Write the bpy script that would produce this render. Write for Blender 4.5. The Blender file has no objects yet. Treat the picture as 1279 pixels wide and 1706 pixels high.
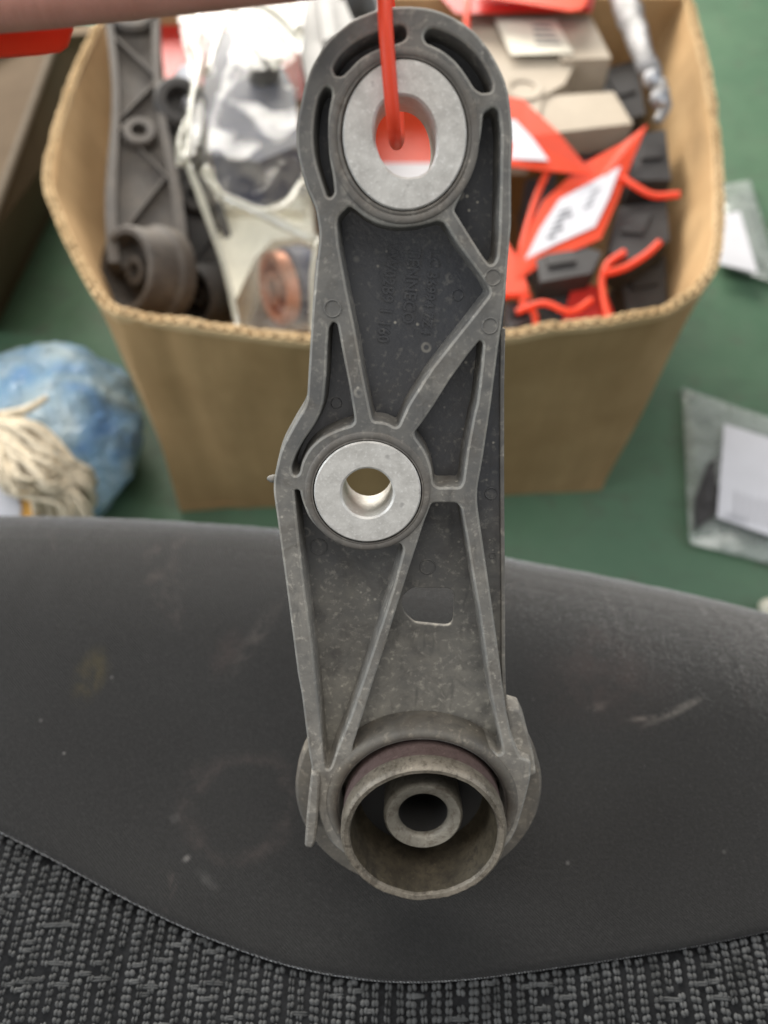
import bpy, bmesh, math, random
from mathutils import Vector, Matrix, noise
from mathutils.geometry import tessellate_polygon
R = math.radians
sc = bpy.context.scene
col = sc.collection

# ------------------------------------------------------------------ camera
PITCH = 60.0
CAM = Vector((0, 0, 0.95))
cd = bpy.data.cameras.new('camera')
cam = bpy.data.objects.new('camera', cd); col.objects.link(cam)
cam.location = CAM; cam.rotation_euler = (R(90 - PITCH), 0, 0)
cd.sensor_fit = 'HORIZONTAL'; cd.sensor_width = 36; cd.lens = 36.03
cd.clip_start = 0.01; cd.clip_end = 100
cd.dof.use_dof = True; cd.dof.focus_distance = 0.272; cd.dof.aperture_fstop = 8.8
sc.camera = cam
# ------------------------------------------------------------------ light
sc.view_settings.view_transform = 'Standard'; sc.view_settings.look = 'None'
sc.view_settings.gamma = 1; sc.view_settings.exposure = 0.3
sc.render.engine = 'CYCLES'
try:
    sc.cycles.use_denoising = True
except Exception:
    pass
sc.cycles.max_bounces = 8; sc.cycles.transparent_max_bounces = 16
w = bpy.data.worlds.new('World'); sc.world = w; w.use_nodes = True
bg = w.node_tree.nodes['Background']
bg.inputs['Color'].default_value = (0.93, 0.95, 1.0, 1); bg.inputs['Strength'].default_value = 0.2

def area(name, loc, target, sx, sy, power, colr):
    l = bpy.data.lights.new(name, 'AREA'); l.shape = 'RECTANGLE'; l.size = sx; l.size_y = sy
    l.energy = power; l.color = colr
    o = bpy.data.objects.new(name, l); col.objects.link(o); o.location = loc
    o.rotation_euler = (Vector(target) - Vector(loc)).to_track_quat('-Z', 'Y').to_euler()
    return o
area('window_light_ahead', (-0.7, 2.9, 1.45), (0.05, 0.3, 0.5), 2.4, 1.1, 165, (1.0, 0.95, 0.87))
area('ceiling_light', (0.1, 0.5, 2.7), (0.05, 0.3, 0.3), 1.8, 1.4, 27, (1.0, 0.96, 0.9))
area('window_light_side', (-1.9, 0.15, 1.6), (0, 0.3, 0.55), 1.2, 1.2, 30, (0.86, 0.93, 1.0))
area('window_light_side', (2.1, 0.1, 1.6), (0, 0.2, 0.55), 1.2, 1.2, 13, (0.85, 0.92, 1.0))

area('fill_light_behind', (-0.7, -1.7, 1.9), (0.0, 0.3, 0.5), 1.6, 1.1, 7, (1.0, 0.96, 0.9))  # added fill lamp behind the camera, lifts arm face and box front

# ------------------------------------------------------------------ measuring the photograph (1279 x 1706)
F, CX, CY = 1280.0, 639.5, 853.0
cp, sp_ = math.cos(R(PITCH)), math.sin(R(PITCH))
FWD = Vector((0, cp, -sp_)); UP = Vector((0, sp_, cp)); RT = Vector((1, 0, 0))
def ray(px, py): return RT * ((px - CX) / F) + UP * ((CY - py) / F) + FWD
def at_z(px, py, z):
    r = ray(px, py); return CAM + r * ((z - CAM.z) / r.z)
def at_d(px, py, d): return CAM + ray(px, py) * d

# ------------------------------------------------------------------ object helpers
def tag(o, label=None, cat=None, group=None, kind=None):
    if label: o['label'] = label
    if cat: o['category'] = cat
    if group: o['group'] = group
    if kind: o['kind'] = kind
    return o
def empty(name, loc, label, cat, group=None):
    o = bpy.data.objects.new(name, None); col.objects.link(o); o.location = loc
    o.empty_display_size = 0.02
    return tag(o, label, cat, group)
def inv_parent(o, parent):
    o.parent = parent
    bpy.context.view_layer.update()
    o.matrix_parent_inverse = parent.matrix_world.inverted()
def obj(name, bm, mat, parent=None, smooth=None, world=False, bevel=0, recalc=True):
    me = bpy.data.meshes.new(name)
    if recalc: bmesh.ops.recalc_face_normals(bm, faces=bm.faces[:])
    bm.to_mesh(me); bm.free()
    o = bpy.data.objects.new(name, me); col.objects.link(o)
    for m in (mat if isinstance(mat, (list, tuple)) else [mat]): me.materials.append(m)
    if smooth:
        for p in me.polygons: p.use_smooth = True
        if smooth < 179: me.set_sharp_from_angle(angle=R(smooth))
    if parent:
        if world: inv_parent(o, parent)
        else: o.parent = parent
    return o
def bbox_bevel(bm, w, seg=2):
    es = [e for e in bm.edges if len(e.link_faces) == 2 and e.calc_face_angle(0) > R(30)]
    bmesh.ops.bevel(bm, geom=es, offset=w, segments=seg, profile=0.5, affect='EDGES', clamp_overlap=True)

# ------------------------------------------------------------------ materials
class NT:
    def __init__(s, name):
        s.m = bpy.data.materials.new(name); s.m.use_nodes = True
        s.t = s.m.node_tree; s.p = s.t.nodes['Principled BSDF']; s.out = s.t.nodes['Material Output']
        s.tc = s.t.nodes.new('ShaderNodeTexCoord')
    def n(s, typ, **kw):
        x = s.t.nodes.new(typ)
        for k, v in kw.items(): setattr(x, k, v)
        return x
    def l(s, a, b): s.t.links.new(a, b)
    def coord(s, scale=(1, 1, 1), rot=(0, 0, 0), src='Object'):
        mp = s.n('ShaderNodeMapping'); s.l(s.tc.outputs[src], mp.inputs['Vector'])
        mp.inputs['Scale'].default_value = scale; mp.inputs['Rotation'].default_value = rot
        return mp.outputs['Vector']
    def noise(s, scale, detail=4, rough=0.55, vec=None, dist=0):
        x = s.n('ShaderNodeTexNoise'); x.inputs['Scale'].default_value = scale
        x.inputs['Detail'].default_value = detail; x.inputs['Roughness'].default_value = rough
        x.inputs['Distortion'].default_value = dist
        s.l(vec if vec else s.tc.outputs['Object'], x.inputs['Vector'])
        return x.outputs['Fac']
    def voro(s, scale, vec=None, feature='F1', rnd=1.0):
        x = s.n('ShaderNodeTexVoronoi', feature=feature); x.inputs['Scale'].default_value = scale
        x.inputs['Randomness'].default_value = rnd
        s.l(vec if vec else s.tc.outputs['Object'], x.inputs['Vector'])
        return x.outputs['Distance']
    def ramp(s, fac, pts):
        x = s.n('ShaderNodeValToRGB'); e = x.color_ramp.elements
        while len(e) < len(pts): e.new(0.5)
        for i, (p, c) in enumerate(pts):
            e[i].position = p
            if not hasattr(c, '__len__'): c = (c, c, c)
            e[i].color = (c[0], c[1], c[2], 1)
        s.l(fac, x.inputs['Fac']); return x.outputs['Color']
    def mix(s, fac, a, b, mode='MIX'):
        x = s.n('ShaderNodeMix', data_type='RGBA', blend_type=mode)
        for sock, v in ((x.inputs[0], fac), (x.inputs[6], a), (x.inputs[7], b)):
            if hasattr(v, 'is_output'): s.l(v, sock)
            elif sock == x.inputs[0]: sock.default_value = v
            else: sock.default_value = (v[0], v[1], v[2], 1)
        return x.outputs[2]
    def math(s, op, a, b=0.0, clamp=False):
        x = s.n('ShaderNodeMath', operation=op, use_clamp=clamp)
        for i, v in enumerate((a, b)):
            if hasattr(v, 'is_output'): s.l(v, x.inputs[i])
            else: x.inputs[i].default_value = v
        return x.outputs[0]
    def set(s, **kw):
        for k, v in kw.items():
            i = s.p.inputs[k]
            if hasattr(v, 'is_output'): s.l(v, i)
            elif hasattr(v, '__len__'): i.default_value = (v[0], v[1], v[2], 1)
            else: i.default_value = v
        return s
    def bump(s, h, strength=0.3, dist=0.001, prev=None):
        b = s.n('ShaderNodeBump'); b.inputs['Strength'].default_value = strength
        b.inputs['Distance'].default_value = dist; s.l(h, b.inputs['Height'])
        if prev: s.l(prev, b.inputs['Normal'])
        s.l(b.outputs['Normal'], s.p.inputs['Normal']); return b.outputs['Normal']

def simple(name, c, rough=0.6, metal=0.0, nscale=40, var=0.18, bump=0.15, bdist=0.001, **kw):
    t = NT(name)
    f = t.noise(nscale, 5)
    lo = [x * (1 - var) for x in c]; hi = [min(1, x * (1 + var)) for x in c]
    t.set(**{'Base Color': t.ramp(f, [(0.3, lo), (0.7, hi)]), 'Roughness': rough, 'Metallic': metal}, **kw)
    if bump: t.bump(t.noise(nscale * 6, 3), bump, bdist)
    return t.m

def dirty_plastic(name, base, dust, amount, specks=0.5, rough=0.5, low=None):
    """moulded plastic with settled dust, scuffs and dried drops; low = (y0, y1): more road dirt at that end"""
    t = NT(name)
    big = t.noise(28, 6, 0.62); fine = t.noise(420, 4, 0.6); mid = t.noise(120, 5, 0.65, dist=0.4)
    d = t.math('MULTIPLY', t.ramp(big, [(0.35, 0.15), (0.68, 1.0)]), t.ramp(mid, [(0.32, 0.35), (0.68, 1.0)]))
    d = t.math('MULTIPLY', d, amount)
    if low:
        sx = t.n('ShaderNodeSeparateXYZ'); t.l(t.tc.outputs['Object'], sx.inputs[0])
        yy = t.math('ADD', sx.outputs['Y'], t.math('MULTIPLY', t.math('SUBTRACT', t.noise(35, 4), 0.5), 0.05))
        mr = t.n('ShaderNodeMapRange'); t.l(yy, mr.inputs['Value'])
        mr.inputs['From Min'].default_value = low[1]; mr.inputs['From Max'].default_value = low[0]
        mr.inputs['To Min'].default_value = 0.0; mr.inputs['To Max'].default_value = low[2]
        m2 = t.math('MULTIPLY', mr.outputs['Result'], t.ramp(mid, [(0.3, 0.55), (0.7, 1.0)]))
        d = t.math('ADD', d, m2, clamp=True)
    c = t.mix(d, base, dust)
    # fine grit
    st = t.ramp(t.noise(55, 5, 0.7, None, 0.8), [(0.5, 0.0), (0.66, 1.0)])
    c = t.mix(t.math('MULTIPLY', st, 0.5), c, [base[0] * 1.05, base[1] * 0.9, base[2] * 0.75])
    g = t.ramp(fine, [(0.56, 0.0), (0.70, 1.0)])
    gw = t.math('MULTIPLY', g, t.math('ADD', 0.16 * specks, t.math('MULTIPLY', d, 0.55)), clamp=True)
    c = t.mix(gw, c, [min(1, x * 1.75) for x in dust])
    cl2 = t.math('MULTIPLY', t.ramp(t.noise(210, 5, 0.75, None, 0.6), [(0.57, 0.0), (0.66, 1.0)]), t.math('MULTIPLY', d, 0.6), clamp=True)
    c = t.mix(cl2, c, [min(1, x * 1.45) for x in dust])
    # dark scuffs
    sc_ = t.ramp(t.noise(200, 3, 0.5, t.coord((1, 0.25, 1))), [(0.30, 1.0), (0.40, 0.0)])
    c = t.mix(t.math('MULTIPLY', sc_, 0.35), c, [x * 0.5 for x in base])
    # dried droplets: small rings and dots
    v = t.voro(230); v2 = t.voro(90)
    ring = t.ramp(v2, [(0.10, 0.0), (0.13, 1.0), (0.16, 1.0), (0.20, 0.0)])
    dots = t.ramp(v, [(0.08, 1.0), (0.16, 0.0)])
    keep = t.ramp(t.noise(60, 2), [(0.55, 0.0), (0.62, 1.0)])
    rd = t.math('MULTIPLY', t.math('MAXIMUM', t.math('MULTIPLY', ring, 0.5), dots), t.math('MULTIPLY', keep, specks))
    c = t.mix(rd, c, [min(1, x * 1.7) for x in dust])
    t.set(**{'Base Color': c, 'Roughness': t.ramp(d, [(0.0, rough), (0.6, 0.85)])})
    t.p.inputs['Specular IOR Level'].default_value = 0.4
    n1 = t.bump(t.noise(700, 3), 0.22, 0.0004)
    t.bump(mid, 0.18, 0.0008, n1)
    return t.m

M = {}
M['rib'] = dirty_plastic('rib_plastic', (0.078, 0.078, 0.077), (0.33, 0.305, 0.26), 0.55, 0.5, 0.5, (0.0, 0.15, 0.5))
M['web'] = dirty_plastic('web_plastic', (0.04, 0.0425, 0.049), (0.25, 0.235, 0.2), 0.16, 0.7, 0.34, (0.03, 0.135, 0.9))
M['edge'] = dirty_plastic('pale_rib_edge', (0.15, 0.148, 0.14), (0.42, 0.395, 0.34), 0.75, 0.5, 0.5)  # paler than the rib faces, used on the bevels
M['collar'] = dirty_plastic('collar_plastic', (0.085, 0.08, 0.074), (0.26, 0.235, 0.2), 0.6, 0.3, 0.5)
M['boss'] = dirty_plastic('boss_plastic', (0.07, 0.066, 0.06), (0.24, 0.21, 0.165), 0.75, 0.6, 0.55)

def alloy():
    t = NT('cast_aluminium')
    a = t.noise(160, 6, 0.7); b = t.noise(900, 3, 0.6); s_ = t.noise(240, 2, 0.5)
    c = t.ramp(a, [(0.3, (0.42, 0.405, 0.375)), (0.7, (0.64, 0.62, 0.58))])
    c = t.mix(t.ramp(b, [(0.55, 0.0), (0.75, 0.55)]), c, (0.8, 0.79, 0.76))
    c = t.mix(t.ramp(s_, [(0.68, 0.0), (0.76, 0.5)]), c, (0.2, 0.19, 0.18))
    t.set(**{'Base Color': c, 'Metallic': 0.35, 'Roughness': t.ramp(a, [(0.3, 0.42), (0.7, 0.62)])})
    t.bump(b, 0.25, 0.0004); return t.m
M['alloy'] = alloy()
def rusty(name, c0, c1, stain, rough=0.55, metal=0.4):
    t = NT(name)
    a = t.noise(60, 6, 0.7); b = t.noise(420, 6, 0.75, dist=0.25); f = t.noise(800, 3)
    c = t.ramp(a, [(0.32, c0), (0.68, c1)])
    c = t.mix(t.ramp(b, [(0.50, 0.0), (0.72, 0.9)]), c, stain)
    c = t.mix(t.ramp(t.noise(75, 5, 0.7, dist=0.5), [(0.54, 0.0), (0.64, 0.6)]), c, stain)
    c = t.mix(t.ramp(f, [(0.6, 0.0), (0.75, 0.5)]), c, [min(1, x * 1.6) for x in c1])
    t.set(**{'Base Color': c, 'Metallic': metal, 'Roughness': rough})
    t.bump(b, 0.35, 0.0007); return t.m
M['cup'] = rusty('worn_steel_cup', (0.11, 0.096, 0.074), (0.27, 0.235, 0.185), (0.04, 0.03, 0.02), 0.5, 0.3)
M['cup_band'] = rusty('oxidised_band', (0.095, 0.062, 0.056), (0.15, 0.105, 0.095), (0.06, 0.035, 0.03), 0.65, 0.15)
M['cup_in'] = rusty('dark_cup_inside', (0.028, 0.022, 0.013), (0.075, 0.06, 0.037), (0.014, 0.01, 0.006), 0.55, 0.2)  # darker brown than the outside of the cup
M['sleeve'] = rusty('worn_inner_sleeve', (0.17, 0.155, 0.125), (0.28, 0.26, 0.215), (0.09, 0.07, 0.05), 0.5, 0.3)
M['rubber'] = simple('rubber_and_hole_shade', (0.014, 0.013, 0.012), 0.7, 0, 60)  # cup rubber, and the painted shade inside the sleeve hole
def orange(name, c):
    t = NT(name)
    t.set(**{'Base Color': t.ramp(t.noise(30, 4), [(0.3, [x * 0.88 for x in c]), (0.7, c)]), 'Roughness': 0.45})
    t.p.inputs['Subsurface Weight'].default_value = 0.25; t.p.inputs['Subsurface Radius'].default_value = (0.006, 0.002, 0.001)
    tl = t.n('ShaderNodeBsdfTranslucent'); tl.inputs['Color'].default_value = (min(1, c[0] * 1.1), c[1] * 1.05, c[2], 1)
    mx = t.n('ShaderNodeMixShader'); mx.inputs[0].default_value = 0.35
    t.l(t.p.outputs[0], mx.inputs[1]); t.l(tl.outputs[0], mx.inputs[2]); t.l(mx.outputs[0], t.out.inputs['Surface'])
    t.bump(t.noise(300, 3), 0.12, 0.0005); return t.m
M['orange'] = orange('orange_plastic', (0.86, 0.095, 0.035))
M['red'] = orange('red_plastic', (0.55, 0.03, 0.02))
M['white'] = simple('white_sticker', (0.52, 0.52, 0.55), 0.55, 0, 20, 0.05, 0.05)
M['ivory'] = simple('ivory_sticker', (0.6, 0.57, 0.47), 0.55, 0, 20, 0.05, 0.05)
M['ink'] = simple('grey_print', (0.13, 0.13, 0.14), 0.6, 0, 300, 0.5, 0)
M['faint'] = simple('faint_print', (0.4, 0.4, 0.43), 0.6, 0, 300, 0.1, 0)
def skin():
    t = NT('skin')
    c = t.ramp(t.noise(60, 5), [(0.3, (0.56, 0.255, 0.19)), (0.7, (0.66, 0.32, 0.25))])
    t.set(**{'Base Color': c, 'Roughness': 0.5})
    t.p.inputs['Subsurface Weight'].default_value = 0.3; t.p.inputs['Subsurface Radius'].default_value = (0.01, 0.004, 0.002)
    t.bump(t.noise(260, 5, 0.6, t.coord((2.2, 0.5, 0.5))), 0.45, 0.0012); return t.m
M['skin'] = skin()
M['nail'] = simple('fingernail', (0.7, 0.42, 0.35), 0.35, 0, 30, 0.05, 0)

def cardboard(name, lo, hi):
    t = NT(name)
    a = t.noise(9, 5, 0.6); b = t.noise(60, 5, 0.6, t.coord((1, 1, 0.15)))
    c = t.ramp(a, [(0.3, lo), (0.7, hi)])
    c = t.mix(t.math('MULTIPLY', t.ramp(b, [(0.35, 1.0), (0.65, 0.0)]), 0.25), c, [x * 0.72 for x in lo])
    t.set(**{'Base Color': c, 'Roughness': 0.9}); t.p.inputs['Specular IOR Level'].default_value = 0.2; t.bump(b, 0.25, 0.002); return t.m
M['card'] = cardboard('brown_cardboard', (0.34, 0.215, 0.102), (0.46, 0.305, 0.155))
M['card_edge'] = cardboard('cut_cardboard_edge', (0.46, 0.32, 0.165), (0.62, 0.46, 0.27))
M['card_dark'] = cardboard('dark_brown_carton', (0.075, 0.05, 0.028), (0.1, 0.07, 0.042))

M['card_fold'] = cardboard('lit_carton_fold', (0.085, 0.068, 0.048), (0.13, 0.105, 0.078))  # carton brown made paler, light along the fold painted in

def floor_mat():
    t = NT('green_painted_floor')
    a = t.noise(3.5, 6, 0.6); b = t.noise(22, 5, 0.65); g = t.noise(140, 3)
    c = t.ramp(a, [(0.3, (0.05, 0.108, 0.062)), (0.7, (0.078, 0.142, 0.084))])
    c = t.mix(t.ramp(b, [(0.55, 0.0), (0.72, 0.55)]), c, (0.065, 0.075, 0.05))
    c = t.mix(t.ramp(g, [(0.66, 0.0), (0.75, 0.25)]), c, (0.25, 0.28, 0.22))
    sm = t.ramp(t.noise(7, 6, 0.7, t.coord((1, 2.2, 1), (0, 0, 0.5)), 1.5), [(0.5, 0.0), (0.68, 0.55)])
    c = t.mix(sm, c, (0.055, 0.085, 0.055))
    t.set(**{'Base Color': c, 'Roughness': t.ramp(b, [(0.3, 0.42), (0.7, 0.6)])}); t.bump(b, 0.1, 0.002); return t.m
M['floor'] = floor_mat()

def fabric():
    t = NT('charcoal_seat_fabric')
    tw = t.n('ShaderNodeTexWave', wave_type='BANDS', bands_direction='DIAGONAL')
    tw.inputs['Scale'].default_value = 420; tw.inputs['Distortion'].default_value = 2.0; tw.inputs['Detail'].default_value = 2
    t.l(t.tc.outputs['Object'], tw.inputs['Vector'])
    a = t.noise(9, 6, 0.6); f = t.noise(900, 3)
    c = t.ramp(a, [(0.3, (0.010, 0.0098, 0.0096)), (0.7, (0.0165, 0.0162, 0.0158))])
    c = t.mix(t.math('MULTIPLY', tw.outputs['Fac'], 0.34), c, (0.036, 0.0355, 0.035))
    c = t.mix(t.math('MULTIPLY', t.ramp(t.noise(650, 4, 0.7), [(0.45, 0.0), (0.7, 1.0)]), 0.35), c, (0.04, 0.039, 0.038))
    lint = t.ramp(t.voro(55), [(0.035, 1.0), (0.06, 0.0)])
    keep = t.ramp(t.noise(14, 2), [(0.56, 0.0), (0.62, 1.0)])
    c = t.mix(t.math('MULTIPLY', lint, t.math('MULTIPLY', keep, 0.5)), c, (0.24, 0.23, 0.22))
    dust = t.ramp(t.noise(16, 6, 0.7, t.coord((1, 0.5, 1), (0, 0, 0.6)), 0.8), [(0.62, 0.0), (0.76, 0.35)])
    c = t.mix(dust, c, (0.095, 0.075, 0.068))
    fz = t.noise(70, 6, 0.75, None, 0.6); grain = t.ramp(fz, [(0.38, 0.0), (0.62, 1.0)])
    def blot(px, py, rx, ry, ang, ramp, strength, colr):
        nonlocal c
        q = at_z(px, py, 0.568)
        mp = t.n('ShaderNodeMapping', vector_type='TEXTURE'); t.l(t.tc.outputs['Object'], mp.inputs['Vector'])
        mp.inputs['Location'].default_value = (q.x, q.y, 0.568); mp.inputs['Rotation'].default_value = (0, 0, R(ang)); mp.inputs['Scale'].default_value = (rx, ry, 0.2)
        ln = t.n('ShaderNodeVectorMath', operation='LENGTH'); t.l(mp.outputs['Vector'], ln.inputs[0])
        wob = t.math('ADD', ln.outputs['Value'], t.math('MULTIPLY', t.math('SUBTRACT', t.noise(35, 4), 0.5), 0.8))
        mk = t.math('MULTIPLY', t.ramp(wob, ramp), grain)
        c = t.mix(t.math('MULTIPLY', mk, strength * 0.7), c, colr)
    disc = [(0.3, 1.0), (1.0, 0.0)]; hoop = [(0.55, 0.0), (0.72, 1.0), (0.88, 0.0)]
    blot(1125, 1184, 0.020, 0.0028, 24, disc, 0.8, (0.17, 0.155, 0.14))
    blot(1075, 1196, 0.012, 0.002, 6, disc, 0.6, (0.16, 0.14, 0.125))
    blot(995, 1178, 0.010, 0.003, 20, disc, 0.45, (0.13, 0.11, 0.1))
    blot(420, 1070, 0.030, 0.006, 62, disc, 0.45, (0.11, 0.095, 0.085))
    blot(375, 1090, 0.016, 0.010, 70, disc, 0.4, (0.08, 0.055, 0.05))
    blot(400, 1340, 0.036, 0.030, 0, hoop, 0.35, (0.085, 0.066, 0.06))
    blot(150, 1125, 0.010, 0.018, -10, disc, 0.45, (0.09, 0.07, 0.022))
    blot(1010, 1120, 0.045, 0.035, 10, disc, 0.3, (0.075, 0.05, 0.045))
    blot(310, 1430, 0.003, 0.002, 30, disc, 0.6, (0.2, 0.19, 0.18))
    blot(345, 1466, 0.009, 0.003, -35, disc, 0.35, (0.12, 0.115, 0.11))
    blot(291, 1362, 0.003, 0.003, 0, disc, 0.5, (0.12, 0.115, 0.11))
    t.set(**{'Base Color': c, 'Roughness': 0.8, 'Sheen Weight': 1.0, 'Sheen Roughness': 0.24})
    t.p.inputs['Specular IOR Level'].default_value = 0.18
    n1 = t.bump(tw.outputs['Fac'], 0.6, 0.0007); t.bump(f, 0.5, 0.0005, n1); return t.m
M['fabric'] = fabric()
M['weave_base'] = simple('dark_woven_ground', (0.0115, 0.0118, 0.0125), 0.9, 0, 300, 0.3, 0.4)
M['weave_base'].node_tree.nodes['Principled BSDF'].inputs['Specular IOR Level'].default_value = 0.08
M['weave'] = simple('grey_woven_yarn', (0.056, 0.057, 0.057), 0.9, 0, 90, 0.5, 0.9, 0.0008)

def film(name, tint, clear, gloss, rough, thin=True):
    t = NT(name)
    t.t.nodes.remove(t.p)
    tr = t.n('ShaderNodeBsdfTransparent'); tr.inputs['Color'].default_value = (0.97, 0.97, 0.96, 1)
    df = t.n('ShaderNodeBsdfDiffuse'); df.inputs['Color'].default_value = (*tint, 1)
    tl = t.n('ShaderNodeBsdfTranslucent'); tl.inputs['Color'].default_value = (*tint, 1)
    gl = t.n('ShaderNodeBsdfGlossy'); gl.inputs['Roughness'].default_value = rough
    m0 = t.n('ShaderNodeMixShader'); m0.inputs[0].default_value = 0.5; t.l(df.outputs[0], m0.inputs[1]); t.l(tl.outputs[0], m0.inputs[2])
    m1 = t.n('ShaderNodeMixShader'); t.l(m0.outputs[0], m1.inputs[1]); t.l(tr.outputs[0], m1.inputs[2])
    cl = t.ramp(t.noise(30, 5, 0.6), [(0.35, clear - 0.14), (0.65, min(1, clear + 0.12))]); t.l(cl, m1.inputs[0])
    fr = t.n('ShaderNodeFresnel'); fr.inputs['IOR'].default_value = 1.5
    g2 = t.math('ADD', t.math('MULTIPLY', fr.outputs[0], 0.5), gloss, clamp=True)
    m2 = t.n('ShaderNodeMixShader'); t.l(g2, m2.inputs[0]); t.l(m1.outputs[0], m2.inputs[1]); t.l(gl.outputs[0], m2.inputs[2])
    b = t.n('ShaderNodeBump'); b.inputs['Strength'].default_value = 0.3; b.inputs['Distance'].default_value = 0.003
    t.l(t.noise(45, 4, 0.6, None, 0.7), b.inputs['Height'])
    for nd in (df, gl): t.l(b.outputs['Normal'], nd.inputs['Normal'])
    t.l(m2.outputs[0], t.out.inputs['Surface']); return t.m
M['film'] = film('clear_bag_film', (0.6, 0.58, 0.5), 0.89, 0.0, 0.05)
M['film_milky'] = film('gathered_bag_film', (0.62, 0.6, 0.5), 0.42, 0.06, 0.12)
M['film_thin'] = film('ziplock_film', (0.80, 0.86, 0.82), 0.66, 0.08, 0.15)
M['film_blue'] = film('blue_bag_film', (0.22, 0.45, 0.85), 0.42, 0.12, 0.15)

# ================================================================== THE SETTING
bm = bmesh.new()
N = 24
for i in range(N + 1):
    for j in range(N + 1):
        bm.verts.new((-6 + 12 * i / N, -3 + 12 * j / N, 0))
bm.verts.ensure_lookup_table()
for i in range(N):
    for j in range(N):
        a = i * (N + 1) + j
        bm.faces.new([bm.verts[k] for k in (a, a + N + 1, a + N + 2, a + 1)])
tag(obj('floor', bm, M['floor']), kind='structure')

# ================================================================== THE MOUNT ARM
TH = 19.0; D0 = 0.25
NB = FWD * math.cos(R(TH)) + UP * math.sin(R(TH))         # from camera into the plane
YB = UP * math.cos(R(TH)) - FWD * math.sin(R(TH))
def plane2(px, py, h=0.0):
    r = ray(px, py); s = (D0 - h) / r.dot(NB); p = r * s
    return Vector((p.x, p.dot(YB)))
BASE2 = plane2(706, 1345)
def L2(px, py, h=0.0): return plane2(px, py, h) - BASE2
def L2s(pts, h=0.0): return [L2(x, y, h) for x, y in pts]
rot = Matrix((RT, YB, -NB)).transposed()
base_w = CAM + NB * D0 + RT * BASE2.x + YB * BASE2.y
arm = empty('engine_mount_arm', base_w, 'dusty dark grey ribbed mount arm with two bare aluminium bushings hanging on an orange tie', 'mount arm')
arm.rotation_euler = rot.to_euler()

def round_poly(pts, r=0.0022, seg=4):
    n = len(pts); out = []
    for i in range(n):
        p0, p1, p2 = pts[i - 1], pts[i], pts[(i + 1) % n]
        a = p0 - p1; b = p2 - p1; la, lb = a.length, b.length
        if la < 1e-7 or lb < 1e-7: continue
        a /= la; b /= lb
        turn = math.pi - a.angle(b)
        if turn < R(2): out.append(p1); continue
        rr = r if turn > R(38) else 0.03
        tl = min(rr * math.tan(turn / 2), 0.46 * min(la, lb))
        q0 = p1 + a * tl; q2 = p1 + b * tl
        k = seg + (2 if turn > R(38) else 0)
        for j in range(k + 1):
            u = j / k
            out.append(q0 * (1 - u) ** 2 + p1 * (2 * u * (1 - u)) + q2 * u ** 2)
    res = []
    for p in out:
        if not res or (p - res[-1]).length > 0.00025: res.append(p)
    if (res[0] - res[-1]).length < 0.00025: res.pop()
    return res
def areas(pts): return 0.5 * sum(pts[i - 1].x * pts[i].y - pts[i].x * pts[i - 1].y for i in range(len(pts)))
def ccw(pts): return pts if areas(pts) > 0 else pts[::-1]
def normals(pts):
    n = len(pts); out = []
    for i in range(n):
        t = (pts[(i + 1) % n] - pts[i - 1])
        t.normalize(); out.append(Vector((-t.y, t.x)))       # left of travel = inside for ccw
    return out
def ellipse2(cx, cy, rx, ry, n=72, h=0.0, p=2.0):
    """circle-like outline on the arm's plane through the ellipse seen at that spot"""
    c = L2(cx, cy, h); ex = (L2(cx + rx, cy, h) - L2(cx - rx, cy, h)) / 2
    top, bot = L2(cx, cy - ry, h), L2(cx, cy + ry, h)
    c = (top + bot) / 2; ey = (top - bot) / 2
    return [c + ex * math.cos(2 * math.pi * i / n) + ey * math.sin(2 * math.pi * i / n) for i in range(n)]

def plate(bm, outer, holes, z0, z1, bevel=0.0006, draft=0.0006, back=True, mat=0, edge=0):
    """a moulded plate: rounded front edges, drafted walls, holes"""
    loops = [(ccw(outer), 1)] + [(ccw(h), -1) for h in holes]
    caps = []; backs = []
    for pts, sgn in loops:
        nr = normals(pts)
        prof = [(bevel, z0), (bevel * 0.3, z0 - bevel * 0.28), (0, z0 - bevel), (-draft, z1)]
        rings = []
        for t, z in prof:
            rings.append([bm.verts.new((p.x + n.x * t * sgn, p.y + n.y * t * sgn, z)) for p, n in zip(pts, nr)])
        for a, b in zip(rings, rings[1:]):
            for i in range(len(pts)):
                j = (i + 1) % len(pts)
                f = bm.faces.new((a[i], a[j], b[j], b[i])); f.smooth = True; f.material_index = edge if a in rings[:2] else mat
        caps.append([v.co.copy() for v in rings[0]]); backs.append([v.co.copy() for v in rings[-1]])
    for cl in ([caps, backs] if back else [caps]):
        fl = [v for lp in cl for v in lp]
        vs = [bm.verts.new(v) for v in fl]
        for tri in tessellate_polygon([[Vector((v.x, v.y, 0)) for v in lp] for lp in cl]):
            try:
                f = bm.faces.new([vs[k] for k in tri]); f.smooth = False; f.material_index = mat
            except ValueError: pass

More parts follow.
